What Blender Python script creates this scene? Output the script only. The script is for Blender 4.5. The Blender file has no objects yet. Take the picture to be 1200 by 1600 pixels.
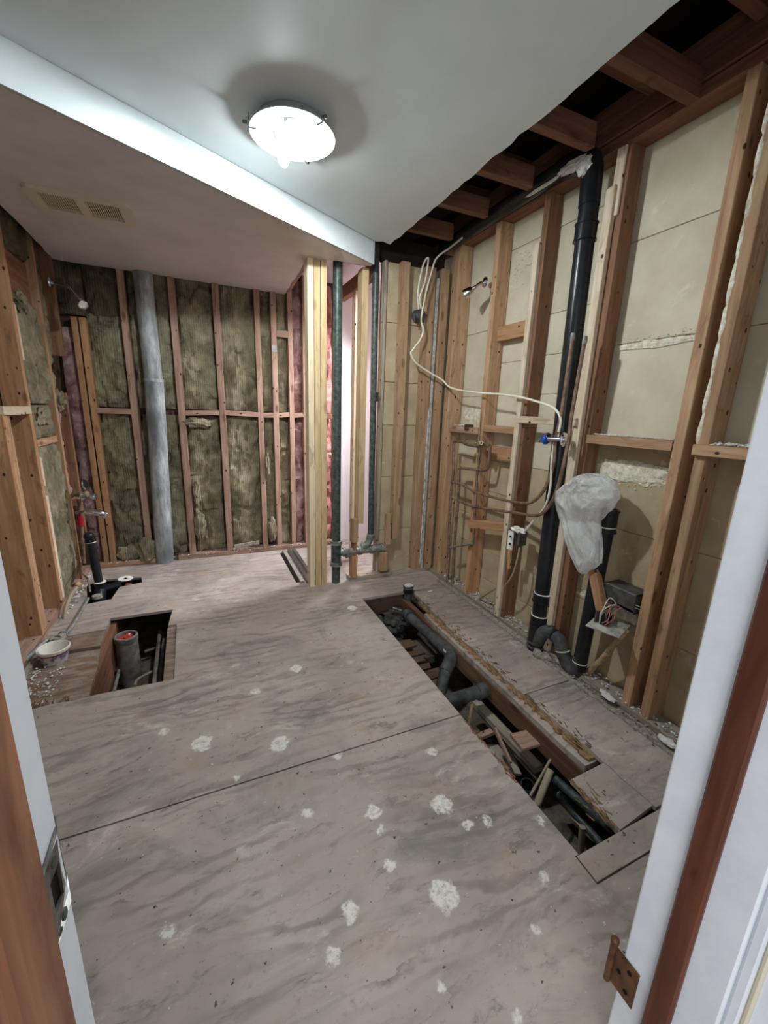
import bpy, bmesh, math, random
from mathutils import Vector, Matrix, noise
from mathutils.geometry import tessellate_polygon
random.seed(7)
sc = bpy.context.scene
COL = sc.collection

# ------------------------------------------------------------------ camera
CAM = Vector((0, 0, 1.22)); FPX = 637.5
RCAM = (Matrix.Rotation(math.radians(-24.22), 3, 'Z') @ Matrix.Rotation(math.radians(76.21), 3, 'X')
        @ Matrix.Rotation(math.radians(1.99), 3, 'Z'))
cd = bpy.data.cameras.new('camera'); co = bpy.data.objects.new('camera', cd); COL.objects.link(co)
co.matrix_world = Matrix.Translation(CAM) @ RCAM.to_4x4()
cd.sensor_fit = 'VERTICAL'; cd.sensor_height = 24; cd.lens = FPX / 1600 * 24
cd.clip_start = 0.02
sc.camera = co

# ------------------------------------------------------------------ light + exposure
w = bpy.data.worlds.new('world'); sc.world = w; w.use_nodes = True
w.node_tree.nodes['Background'].inputs[0].default_value = (0.88, 0.93, 1.0, 1)
w.node_tree.nodes['Background'].inputs[1].default_value = 0.85
def area(name, loc, target, sx, sy, power, col):
    l = bpy.data.lights.new(name, 'AREA'); l.shape = 'RECTANGLE'; l.size = sx; l.size_y = sy
    l.energy = power; l.color = col
    o = bpy.data.objects.new(name, l); COL.objects.link(o); o.location = loc
    o.rotation_euler = (Vector(target) - Vector(loc)).to_track_quat('-Z', 'Y').to_euler()
    return o
area('hall_daylight', (-0.9, -1.7, 1.5), (0.65, 0.2, 1.0), 1.3, 1.4, 30, (0.94, 0.97, 1.0))
sl_ = area('side_room_daylight', (1.50, 3.12, 1.95), (0.1, 3.12, 0.0), 0.5, 0.5, 30, (0.90, 0.93, 1.0)); sl_.data.spread = math.radians(95)
BULB = 2050.0; BULB_LOW = 290.0
vs = sc.view_settings
vs.view_transform = 'Standard'; vs.look = 'None'; vs.gamma = 1; vs.use_curve_mapping = False
vs.exposure = 0.0

# ------------------------------------------------------------------ helpers: photo measurements onto planes of the room
def ray(x, y): return RCAM @ Vector(((x - 600) / FPX, -(y - 800) / FPX, -1))
def PX(x, y, X): d = ray(x, y); return CAM + d * (X / d.x)
def PY(x, y, Y): d = ray(x, y); return CAM + d * (Y / d.y)
def PZ(x, y, z=0.0): d = ray(x, y); return CAM + d * ((z - CAM.z) / d.z)
V = Vector

# ------------------------------------------------------------------ materials
def s2l(c):
    return tuple((v / 255 / 12.92 if v / 255 <= .04045 else ((v / 255 + .055) / 1.055) ** 2.4) for v in c) + (1,)
class N:
    def __init__(s, name):
        s.m = bpy.data.materials.new(name); s.m.use_nodes = True; s.t = s.m.node_tree
        s.b = s.t.nodes['Principled BSDF']; s.b.inputs['Specular IOR Level'].default_value = .25
    def n(s, ty, **k):
        nd = s.t.nodes.new('ShaderNode' + ty)
        for a, v in k.items():
            if a in nd.inputs: nd.inputs[a].default_value = v
            else: setattr(nd, a, v)
        return nd
    def l(s, a, b): s.t.links.new(a, b)
    def coords(s, scale=(1, 1, 1), rnd=True, out='Object'):
        tc = s.n('TexCoord'); mp = s.n('Mapping'); mp.inputs['Scale'].default_value = scale
        src = tc.outputs[out]
        if rnd:
            oi = s.n('ObjectInfo'); ad = s.n('VectorMath', operation='ADD'); ml = s.n('Math', operation='MULTIPLY'); ml.inputs[1].default_value = 37.0
            s.l(oi.outputs['Random'], ml.inputs[0]); s.l(src, ad.inputs[0]); s.l(ml.outputs[0], ad.inputs[1]); src = ad.outputs[0]
        s.l(src, mp.inputs['Vector']); return mp.outputs[0]
    def noise(s, vec, scale, detail=4, rough=.55, dist=0):
        nd = s.n('TexNoise'); nd.inputs['Scale'].default_value = scale; nd.inputs['Detail'].default_value = detail
        nd.inputs['Roughness'].default_value = rough; nd.inputs['Distortion'].default_value = dist
        s.l(vec, nd.inputs['Vector']); return nd.outputs['Fac']
    def ramp(s, fac, stops):
        r = s.n('ValToRGB'); e = r.color_ramp.elements
        while len(e) < len(stops): e.new(.5)
        for el, (p, c) in zip(e, stops): el.position = p; el.color = s2l(c) if max(c) > 1.0 else tuple(c) + (1,)
        s.l(fac, r.inputs[0]); return r.outputs[0]
    def mask(s, fac, a, b):
        r = s.n('MapRange'); r.inputs[1].default_value = a; r.inputs[2].default_value = b; r.interpolation_type = 'SMOOTHSTEP'
        s.l(fac, r.inputs[0]); return r.outputs[0]
    def mix(s, fac, a, b, mode='MIX'):
        m = s.n('Mix', data_type='RGBA', blend_type=mode)
        if isinstance(fac, (int, float)): m.inputs[0].default_value = fac
        else: s.l(fac, m.inputs[0])
        for i, v in ((6, a), (7, b)):
            if isinstance(v, tuple): m.inputs[i].default_value = s2l(v) if len(v) == 3 else v
            else: s.l(v, m.inputs[i])
        return m.outputs[2]
    def bump(s, h, strength=.3, dist=.002):
        b = s.n('Bump'); b.inputs['Strength'].default_value = strength; b.inputs['Distance'].default_value = dist
        s.l(h, b.inputs['Height']); s.l(b.outputs[0], s.b.inputs['Normal'])
    def fin(s, col=None, rough=.7, metal=0):
        if col is not None:
            if isinstance(col, tuple): s.b.inputs['Base Color'].default_value = s2l(col)
            else: s.l(col, s.b.inputs['Base Color'])
        s.b.inputs['Roughness'].default_value = rough; s.b.inputs['Metallic'].default_value = metal
        return s.m

def wood(name, dark, mid, light, rough=.75, dust=0.25, nails=True):
    k = N(name)
    v = k.coords((1, 1, .07)); g = k.noise(v, 42, 6, .6, .6)
    v2 = k.coords((1, 1, .22)); g2 = k.noise(v2, 9, 3, .5, 1.2)
    c = k.ramp(g, [(.18, dark), (.5, mid), (.84, light)])
    c = k.mix(k.mask(g2, .55, .95), c, dark)
    oi = k.n('ObjectInfo'); hv = k.n('HueSaturation'); mr = k.n('MapRange'); mr.inputs[3].default_value = .82; mr.inputs[4].default_value = 1.16
    k.l(oi.outputs['Random'], mr.inputs[0]); k.l(mr.outputs[0], hv.inputs['Value']); k.l(c, hv.inputs['Color']); c = hv.outputs[0]
    kn = k.n('TexVoronoi'); kn.inputs['Scale'].default_value = 5.5; k.l(k.coords((1.6, 1.6, .6)), kn.inputs['Vector']); c = k.mix(k.mask(kn.outputs['Distance'], .16, .05), c, dark)
    st = k.noise(k.coords((1, 1, .35)), 17, 5, .7, .8); sm_ = k.n('Math', operation='MULTIPLY'); sm_.inputs[1].default_value = .55; k.l(k.mask(st, .54, .72), sm_.inputs[0]); c = k.mix(sm_.outputs[0], c, tuple(int(q * .7) for q in dark))
    v3 = k.coords((1, 1, 1)); d = k.noise(v3, 14, 6, .7)
    c = k.mix(k.n('Math', operation='MULTIPLY').outputs[0] if False else k.mask(d, .60, .80 + (1 - dust) * .5), c, (205, 196, 182))
    if nails:
        vo = k.n('TexVoronoi'); vo.inputs['Scale'].default_value = 17; k.l(k.coords((1.2, 1.2, .8)), vo.inputs['Vector'])
        c = k.mix(k.mask(vo.outputs['Distance'], .135, .10), c, (60, 42, 32))
    k.bump(g, .25, .0015)
    return k.fin(c, rough)
M = {}
M['fir'] = wood('old_fir', (122, 90, 66), (172, 136, 104), (204, 174, 140))
M['fir_dusty'] = wood('dusty_fir', (126, 94, 68), (170, 136, 104), (200, 172, 142), dust=.75)
M['fir_red'] = wood('reddish_fir', (96, 64, 46), (136, 98, 74), (164, 124, 96))
M['fir_pale'] = wood('pale_lath', (168, 144, 118), (208, 188, 162), (228, 214, 194), dust=.5)
M['pine'] = wood('new_pine', (172, 140, 98), (206, 178, 136), (226, 204, 168), nails=False)
M['pine_pale'] = wood('pale_pine', (186, 164, 128), (218, 198, 166), (232, 216, 190), nails=False)
M['pinkish'] = wood('pinkish_weathered_fir', (116, 86, 72), (162, 130, 112), (196, 168, 150), dust=.45)
M['joist'] = wood('dark_joist', (58, 44, 36), (92, 70, 56), (120, 94, 74), nails=False)
M['joist_red'] = wood('brown_joist', (82, 54, 40), (118, 82, 62), (142, 104, 80), nails=False, dust=.1)
M['joist_brown'] = wood('trench_joist', (66, 46, 34), (100, 72, 54), (126, 94, 70), nails=False)
M['orange'] = wood('orange_fir', (132, 92, 64), (178, 134, 98), (204, 162, 124))
M['ply_edge'] = wood('splintered_ply', (96, 72, 50), (146, 114, 80), (180, 150, 112), nails=False)
M['trim'] = wood('stained_oak_stop', (66, 36, 26), (98, 56, 42), (130, 78, 56), rough=.45, dust=0, nails=False)
M['trim_light'] = wood('stained_fir_stop', (104, 64, 44), (148, 98, 70), (178, 126, 94), rough=.45, dust=0, nails=False)

def plain(name, col, rough=.5, metal=0, var=None, scale=20, bump=0):
    k = N(name)
    c = col
    if var:
        f = k.noise(k.coords(), scale, 5, .65)
        c = k.ramp(f, [(.35, var), (.62, col)])
        if bump: k.bump(f, bump, .002)
    return k.fin(c, rough, metal)
M['paint'] = plain('white_gloss_paint', (232, 235, 240), .35, var=(220, 224, 231), scale=9)
M['drywall'] = plain('ceiling_paint', (212, 219, 220), .45, var=(205, 212, 213), scale=3)
M['soffit'] = plain('soffit_paint', (216, 209, 205), .45, var=(204, 197, 193), scale=4)
M['white_board'] = plain('pinkish_white_wall', (232, 222, 226), .6)
M['abs'] = plain('black_abs_pipe', (26, 27, 30), .28, var=(40, 41, 44), scale=12)
M['abs_dusty'] = plain('dusty_black_pipe', (52, 53, 54), .6, var=(90, 90, 90), scale=14)
M['iron'] = plain('dark_cast_pipe', (54, 62, 60), .42, .2, var=(92, 100, 96), scale=40, bump=.1)
M['iron_grey'] = plain('galvanized_fitting', (156, 156, 148), .55, .35, var=(104, 104, 98), scale=30, bump=.2)
def duct():
    k = N('grey_vent_duct'); f = k.noise(k.coords((1, 1, .22)), 26, 6, .7); g = k.noise(k.coords((1, 1, .5), rnd=False), 3.2, 3, .5)
    c = k.ramp(f, [(.34, (112, 116, 118)), (.52, (160, 164, 164)), (.68, (196, 198, 196))]); c = k.mix(k.mask(g, .52, .36), c, (98, 100, 104)); k.bump(f, .2, .002)
    return k.fin(c, .5, .1)
M['galv'] = duct()
M['copper'] = plain('tarnished_copper', (150, 124, 106), .42, .3, var=(98, 78, 66), scale=25)
M['brass'] = plain('dull_brass', (176, 164, 132), .4, .7, var=(130, 120, 96), scale=40)
M['chrome'] = plain('chrome', (214, 216, 220), .14, 1.0)
M['steel'] = plain('galvanised_steel', (108, 108, 104), .5, .55, var=(74, 74, 72), scale=30)
M['strike'] = plain('brushed_strike_plate', (150, 146, 140), .35, .8, var=(104, 100, 96), scale=30)
M['bronze'] = plain('bronze_hinge', (128, 92, 66), .45, .6, var=(92, 64, 48), scale=30)
M['dark'] = plain('black_hole', (18, 14, 12), .9)
M['cable'] = plain('white_cable', (226, 220, 202), .5)
M['cable_grey'] = plain('grey_cable', (150, 138, 118), .6)
M['rope'] = plain('tan_braided_cable', (190, 164, 128), .8, var=(140, 116, 86), scale=60)
M['white_plastic'] = plain('white_plastic', (226, 222, 212), .4)
M['cream'] = plain('cream_plastic', (210, 202, 180), .5)
M['blue'] = plain('blue_handle', (24, 74, 170), .35)
M['red'] = plain('red_paint', (170, 28, 40), .5)
M['red_print'] = plain('red_band_print', (150, 50, 52), .5)
M['print'] = None
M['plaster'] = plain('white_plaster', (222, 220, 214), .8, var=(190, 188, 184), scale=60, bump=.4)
M['dust'] = plain('grey_rubble', (164, 156, 144), .95, var=(110, 102, 92), scale=70)
M['grime'] = plain('void_dirt', (112, 102, 92), .95, var=(66, 58, 52), scale=14, bump=.4)
M['lump'] = plain('dirty_grey_wool', (74, 72, 70), .95, var=(36, 35, 34), scale=26, bump=.8)
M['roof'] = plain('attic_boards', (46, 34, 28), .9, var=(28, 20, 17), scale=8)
M['wire_red'] = plain('pinkish_wire', (170, 110, 100), .5)
M['pan'] = plain('grey_white_enamel', (150, 158, 154), .4)
M['glass_blue'] = plain('mirrored_reflector', (206, 212, 224), .35, .35)

def blocks(nm, lo, hi):
    k = N(nm)
    v = k.coords(rnd=True); f = k.noise(v, 5, 6, .6); g = k.noise(v, 90, 2, .5); h = k.noise(v, 11, 5, .65, .4)
    c = k.ramp(f, [(.3, lo), (.65, hi)])
    hm = k.n('Math', operation='MULTIPLY'); hm.inputs[1].default_value = .6; k.l(k.mask(h, .60, .74), hm.inputs[0]); c = k.mix(hm.outputs[0], c, (226, 218, 198))
    st = k.noise(v, 7, 5, .6, .5); c = k.mix(k.mask(st, .70, .80), c, (150, 128, 98))
    k.bump(g, .15, .001)
    return k.fin(c, .6)
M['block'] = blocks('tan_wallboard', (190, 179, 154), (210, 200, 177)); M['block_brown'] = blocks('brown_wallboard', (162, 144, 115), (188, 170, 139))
def effl():
    k = N('efflorescence'); v = k.coords(); f = k.noise(v, 40, 6, .7)
    c = k.ramp(f, [(.4, (200, 186, 156)), (.6, (232, 228, 216))]); k.bump(f, .6, .004); return k.fin(c, .9)
M['effl'] = effl()
def insul(name, dark, mid, light, rib=True):
    k = N(name)
    v = k.coords(); f = k.noise(v, 5.5, 7, .68, .5); f2 = k.noise(v, 60, 4, .7); f3 = k.noise(v, 2.2, 3, .6); fib = k.noise(k.coords((1, 1, 2.6)), 34, 6, .75, 1.2)
    c = k.ramp(f, [(.30, dark), (.47, mid), (.70, light)])
    c = k.mix(k.mask(f3, .50, .80), c, dark)
    c = k.mix(k.mask(fib, .58, .76), c, light); c = k.mix(k.mask(fib, .40, .26), c, dark)
    m = k.n('Math', operation='ADD'); k.l(f2, m.inputs[0]); k.l(fib, m.inputs[1]); h = m.outputs[0]
    if rib:
        wv = k.n('TexWave', bands_direction='X'); wv.inputs['Scale'].default_value = 20; wv.inputs['Distortion'].default_value = 1.6; wv.inputs['Detail'].default_value = 2
        k.l(k.coords(rnd=False), wv.inputs['Vector'])
        m2 = k.n('Math', operation='MULTIPLY_ADD'); m2.inputs[1].default_value = .4; k.l(wv.outputs['Fac'], m2.inputs[0]); k.l(h, m2.inputs[2]); h = m2.outputs[0]
        c = k.mix(.16, c, wv.outputs['Color'], 'MULTIPLY')
    k.bump(h, .7, .008)
    return k.fin(c, .95)
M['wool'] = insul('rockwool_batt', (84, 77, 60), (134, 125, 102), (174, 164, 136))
M['wool_dark'] = insul('darker_rockwool_batt', (56, 50, 40), (92, 84, 66), (128, 118, 92))  # darker version of the rockwool colours, for the uppermost batts
M['wool_pink'] = insul('pink_fibreglass_batt', (112, 66, 62), (192, 128, 122), (222, 172, 166), rib=False)
M['wool_dirty'] = insul('dirty_fibreglass', (58, 36, 38), (156, 116, 114), (214, 188, 184), rib=False)

def floor_mat(name, brown=False):
    k = N(name)
    tc = k.n('TexCoord'); P = tc.outputs['Object']
    def mp(scale):
        m = k.n('Mapping'); m.inputs['Scale'].default_value = scale; k.l(P, m.inputs['Vector']); return m.outputs[0]
    big = k.noise(mp((1, 1, 1)), 1.7, 5, .6, .3)
    c = k.ramp(big, [(.32, (148, 136, 127)), (.52, (168, 155, 145)), (.72, (186, 174, 163))])
    gr = k.n('TexWave', bands_direction='Y', wave_profile='SIN'); gr.inputs['Scale'].default_value = 5.2
    gr.inputs['Distortion'].default_value = 17; gr.inputs['Detail'].default_value = 4; gr.inputs['Detail Scale'].default_value = .75; gr.inputs['Detail Roughness'].default_value = .55
    k.l(mp((.42, 1.0, 1)), gr.inputs['Vector'])
    gm = k.n('Math', operation='MULTIPLY'); k.l(k.mask(gr.outputs['Fac'], .45, 1.0), gm.inputs[0]); k.l(k.mask(k.noise(mp((.8, 1.5, 1)), 2.6, 4, .6), .38, .68), gm.inputs[1])
    gm2 = k.n('Math', operation='MULTIPLY'); gm2.inputs[1].default_value = .60; k.l(gm.outputs[0], gm2.inputs[0])
    c = k.mix(gm2.outputs[0], c, (104, 92, 85))
    g2 = k.n('TexWave', bands_direction='Y', wave_profile='SAW'); g2.inputs['Scale'].default_value = 4.0
    g2.inputs['Distortion'].default_value = 15; g2.inputs['Detail'].default_value = 6; g2.inputs['Detail Scale'].default_value = .9; g2.inputs['Detail Roughness'].default_value = .65
    k.l(mp((.5, 1.0, 1)), g2.inputs['Vector'])
    g2m = k.n('Math', operation='MULTIPLY'); k.l(k.mask(g2.outputs['Fac'], .70, 1.0), g2m.inputs[0]); k.l(k.mask(k.noise(mp((1.3, 1.7, 1)), 3.4, 4, .6), .48, .66), g2m.inputs[1])
    g2n = k.n('Math', operation='MULTIPLY'); g2n.inputs[1].default_value = .6; k.l(g2m.outputs[0], g2n.inputs[0])
    c = k.mix(g2n.outputs[0], c, (92, 82, 76))
    tint = k.noise(mp((1, 1, 1)), 5.0, 4, .6); tm = k.n('Math', operation='MULTIPLY'); tm.inputs[1].default_value = .5; k.l(k.mask(tint, .54, .72), tm.inputs[0]); c = k.mix(tm.outputs[0], c, (164, 140, 118))
    smear = k.noise(mp((.9, 1.7, 1)), 2.4, 8, .70, 1.0)
    sm = k.n('Math', operation='MULTIPLY'); sm.inputs[1].default_value = .8; k.l(k.mask(smear, .48, .72), sm.inputs[0])
    c = k.mix(sm.outputs[0], c, (112, 106, 102))
    sm3 = k.noise(mp((1.2, 3.4, 1)), 5.5, 8, .75, .6); c = k.mix(k.mask(sm3, .56, .74), c, (98, 92, 88))
    dk = k.noise(mp((1, 1.3, 1)), 26, 6, .75); dm = k.n('Math', operation='MULTIPLY'); dm.inputs[1].default_value = .55; k.l(k.mask(dk, .56, .70), dm.inputs[0]); c = k.mix(dm.outputs[0], c, (120, 110, 102))
    pale = k.noise(mp((1, 2, 1)), 4.2, 7, .7, .8); c = k.mix(k.mask(pale, .56, .78), c, (208, 198, 188))
    fine = k.noise(mp((1, 5, 1)), 38, 4, .7)
    c = k.mix(k.mask(fine, .60, .85), c, (120, 110, 100))
    spk = k.noise(mp((1, 1, 1)), 46, 3, .6); c = k.mix(k.mask(spk, .665, .72), c, (66, 58, 52))
    sp2 = k.noise(mp((1, 1, 1)), 60, 3, .6, .3); c = k.mix(k.mask(sp2, .70, .75), c, (206, 200, 190))
    # scraped filler and paint patches
    wob = k.n('TexNoise'); wob.inputs['Scale'].default_value = 16; wob.inputs['Detail'].default_value = 5; wob.inputs['Roughness'].default_value = .7; k.l(P, wob.inputs['Vector'])
    sub = k.n('VectorMath', operation='MULTIPLY_ADD'); sub.inputs[1].default_value = (.07, .07, 0); k.l(wob.outputs['Color'], sub.inputs[0]); k.l(P, sub.inputs[2])
    acc = None
    for (px, py, r) in ((315, 1162, .062), (437, 1160, .06), (690, 1258, .05), (692, 1398, .062), (480, 1272, .03), (585, 1270, .04), (545, 1425, .035), (595, 1297, .022), (462, 1045, .05),
                        (550, 950, .05), (760, 1285, .024), (840, 1280, .022), (262, 1460, .026), (520, 1492, .026), (612, 1350, .03), (730, 1290, .03), (675, 1175, .03), (400, 1080, .03), (530, 1180, .03), (370, 1215, .022), (850, 1368, .022), (255, 1145, .03), (805, 1590, .02), (835, 1450, .018), (690, 1545, .02)):
        q = PZ(px, py)
        d = k.n('VectorMath', operation='DISTANCE'); d.inputs[1].default_value = (q.x + .035, q.y + .035, 0); k.l(sub.outputs[0], d.inputs[0])
        s = k.n('Math', operation='SUBTRACT'); s.inputs[0].default_value = r * .62; k.l(d.outputs['Value'], s.inputs[1])
        if acc is None: acc = s.outputs[0]
        else:
            mx = k.n('Math', operation='MAXIMUM'); k.l(acc, mx.inputs[0]); k.l(s.outputs[0], mx.inputs[1]); acc = mx.outputs[0]
    br = k.noise(mp((1, 1, 1)), 55, 5, .75)
    ml = k.n('Math', operation='MULTIPLY'); k.l(k.mask(acc, -.004, .006), ml.inputs[0]); k.l(k.mask(br, .30, .56), ml.inputs[1])
    c = k.mix(ml.outputs[0], c, (214, 210, 200))
    spl = k.noise(mp((1, 1, 1)), 8.5, 6, .72); c = k.mix(k.mask(spl, .69, .73), c, (212, 208, 200))
    if brown:
        b = k.noise(mp((1, 3, 1)), 9, 6, .65); bm_ = k.n('Math', operation='MULTIPLY'); bm_.inputs[1].default_value = 1.0; k.l(k.mask(b, .20, .78), bm_.inputs[0]); c = k.mix(bm_.outputs[0], c, (108, 78, 52))
    k.bump(fine, .2, .0015)
    rr = k.mask(big, .2, .8)
    k.b.inputs['Specular IOR Level'].default_value = .35
    return k.fin(c, .55)
M['ply'] = floor_mat('dusty_plywood')
M['ply_brown'] = floor_mat('stained_brown_plywood', True)
def bagmat():
    k = N('clear_plastic_film')
    k.b.inputs['Base Color'].default_value = (.96, .96, .95, 1); k.b.inputs['Roughness'].default_value = .22
    k.b.inputs['Specular IOR Level'].default_value = .6
    tr = k.n('BsdfTransparent'); k.b.inputs['Roughness'].default_value = .16; tl = k.n('BsdfTranslucent'); tl.inputs[0].default_value = (.8, .8, .78, 1)
    m = k.n('MixShader'); m.inputs[0].default_value = .35; a = k.n('MixShader')
    f = k.noise(k.coords(), 22, 6, .7, 1.0); k.l(k.mask(f, .40, .75), a.inputs[0])
    k.l(k.b.outputs[0], m.inputs[1]); k.l(tl.outputs[0], m.inputs[2])
    mr = k.n('MapRange'); mr.inputs[3].default_value = .40; mr.inputs[4].default_value = .86; k.l(f, mr.inputs[0]); k.l(mr.outputs[0], a.inputs[0])
    k.l(tr.outputs[0], a.inputs[1]); k.l(m.outputs[0], a.inputs[2]); k.l(a.outputs[0], k.t.nodes['Material Output'].inputs[0])
    k.bump(f, .6, .01)
    return k.m
M['bag'] = bagmat()
def emit(name, col, s):
    k = N(name); k.b.inputs['Emission Color'].default_value = col; k.b.inputs['Emission Strength'].default_value = s; k.b.inputs['Base Color'].default_value = (1, 1, 1, 1); return k.m
M['bulb'] = emit('lit_bulb', (.88, .97, 1.0, 1), BULB); M['bulb_low'] = emit('lit_bulb_dim', (.88, .97, 1.0, 1), BULB_LOW)

# ------------------------------------------------------------------ mesh helpers
MW = {}
def put(name, verts, faces, mat, parent=None, smooth=False, mtx=None, origin=True):
    me = bpy.data.meshes.new(name)
    verts = [V(v) for v in verts]
    if mtx is None:
        if origin:
            c = V([(min(v[i] for v in verts) + max(v[i] for v in verts)) / 2 for i in range(3)])
            verts = [v - c for v in verts]; mtx = Matrix.Translation(c)
        else: mtx = Matrix.Identity(4)
    me.from_pydata([tuple(v) for v in verts], [], faces)
    if smooth:
        me.polygons.foreach_set('use_smooth', [True] * len(me.polygons))
        try: me.set_sharp_from_angle(angle=math.radians(40))
        except Exception: pass
    if mat is not None: me.materials.append(M[mat])
    return link(name, me, mtx, parent)
def link(name, data, mtx, parent=None):
    o = bpy.data.objects.new(name, data); COL.objects.link(o)
    if parent is not None:
        o.parent = parent; o.matrix_parent_inverse = MW[parent].inverted()
    o.matrix_basis = mtx; MW[o] = mtx.copy()
    return o
def tag(o, label, cat, group=None):
    o['label'] = label; o['category'] = cat
    if group: o['group'] = group
    return o
def thing(name, loc, label, cat, group=None):
    return tag(link(name, None, Matrix.Translation(V(loc))), label, cat, group)
def struct(name, loc=(0, 0, 0)):
    o = link(name, None, Matrix.Translation(V(loc))); o['kind'] = 'structure'; return o
def lab(o, label): o['label'] = label; return o

def board(name, p0, p1, w, d, mat, parent=None, side=(1, 0, 0), bev=.002, bow=0, rag=(0, 0)):
    """plank from p0 to p1; w is measured along `side`, d across it; bevelled edges, ends optionally ragged"""
    p0, p1 = V(p0), V(p1); z = (p1 - p0); L = z.length; z.normalize()
    x = V(side); x = (x - z * x.dot(z)).normalized(); y = z.cross(x)
    mt = Matrix((x, y, z)).transposed().to_4x4(); mt.translation = (p0 + p1) / 2
    w2, d2, b = w / 2, d / 2, min(bev, w * .3, d * .3)
    prof = [(-w2 + b, -d2), (w2 - b, -d2), (w2, -d2 + b), (w2, d2 - b), (w2 - b, d2), (-w2 + b, d2), (-w2, d2 - b), (-w2, -d2 + b)]
    n = 4 if bow else 1
    vs_, fs = [], []
    for i in range(n + 1):
        t = i / n; off = bow * math.sin(math.pi * t)
        for q in prof:
            zz = -L / 2 + L * t
            if i == 0: zz += random.uniform(0, rag[0])
            if i == n: zz -= random.uniform(0, rag[1])
            vs_.append((q[0] + off, q[1], zz))
    for i in range(n):
        for j in range(8):
            a = i * 8 + j; c = i * 8 + (j + 1) % 8
            fs.append((a, c, c + 8, a + 8))
    fs.append(tuple(range(7, -1, -1))); fs.append(tuple(range(n * 8, n * 8 + 8)))
    return put(name, vs_, fs, mat, parent, mtx=mt)
def box(name, a, b, mat, parent=None, bev=.0015, origin=True):
    x0, x1 = sorted((a[0], b[0])); y0, y1 = sorted((a[1], b[1])); z0, z1 = sorted((a[2], b[2]))
    bm = bmesh.new(); bmesh.ops.create_cube(bm, size=1)
    for v in bm.verts: v.co = ((v.co.x + .5) * (x1 - x0) + x0, (v.co.y + .5) * (y1 - y0) + y0, (v.co.z + .5) * (z1 - z0) + z0)
    if bev: bmesh.ops.bevel(bm, geom=bm.edges[:], offset=min(bev, .3 * min(x1 - x0, y1 - y0, z1 - z0)), segments=1, affect='EDGES')
    bm.verts.index_update()
    vs_ = [v.co.copy() for v in bm.verts]; fs = [tuple(v.index for v in f.verts) for f in bm.faces]; bm.free()
    return put(name, vs_, fs, mat, parent, origin=origin)
def prism(name, loops, z0, z1, mat, parent=None, origin=False):
    """horizontal slab with outline loops[0] and holes loops[1:]"""
    loops = [[V((p[0], p[1], 0)) for p in lp] for lp in loops]
    flat = [p for lp in loops for p in lp]; n = len(flat)
    tri = tessellate_polygon(loops)
    vs_ = [(p.x, p.y, z0) for p in flat] + [(p.x, p.y, z1) for p in flat]; fs = []
    for t in tri:
        a, b, c = (flat[i] for i in t)
        if (b - a).cross(c - a).z < 0: t = (t[0], t[2], t[1])
        fs.append((t[0] + n, t[1] + n, t[2] + n)); fs.append((t[2], t[1], t[0]))
    s = 0
    for li, lp in enumerate(loops):
        m = len(lp)
        ar = sum(lp[i].x * lp[(i + 1) % m].y - lp[(i + 1) % m].x * lp[i].y for i in range(m))
        ccw = (ar > 0) == (li == 0)
        for i in range(m):
            a, b = s + i, s + (i + 1) % m
            fs.append((a, b, b + n, a + n) if ccw else (b, a, a + n, b + n))
        s += m
    return put(name, vs_, fs, mat, parent, origin=origin)
def spline(pts, k=6):
    pts = [V(p) for p in pts]
    if len(pts) < 3: return pts
    out = []
    for i in range(len(pts) - 1):
        p0 = pts[max(i - 1, 0)]; p1 = pts[i]; p2 = pts[i + 1]; p3 = pts[min(i + 2, len(pts) - 1)]
        for j in range(k):
            t = j / k
            out.append(.5 * ((2 * p1) + (p2 - p0) * t + (2 * p0 - 5 * p1 + 4 * p2 - p3) * t * t + (3 * p1 - p0 - 3 * p2 + p3) * t ** 3))
    out.append(pts[-1]); return out
def fillet(pts, r=.04, k=5):
    pts = [V(p) for p in pts]; out = [pts[0]]
    for i in range(1, len(pts) - 1):
        a, b, c = pts[i - 1], pts[i], pts[i + 1]
        d1 = (a - b); d2 = (c - b); rr = min(r, d1.length * .49, d2.length * .49); d1.normalize(); d2.normalize()
        s, e = b + d1 * rr, b + d2 * rr
        for j in range(k + 1):
            t = j / k; out.append((1 - t) ** 2 * s + 2 * t * (1 - t) * b + t * t * e)
    out.append(pts[-1]); return out
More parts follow.
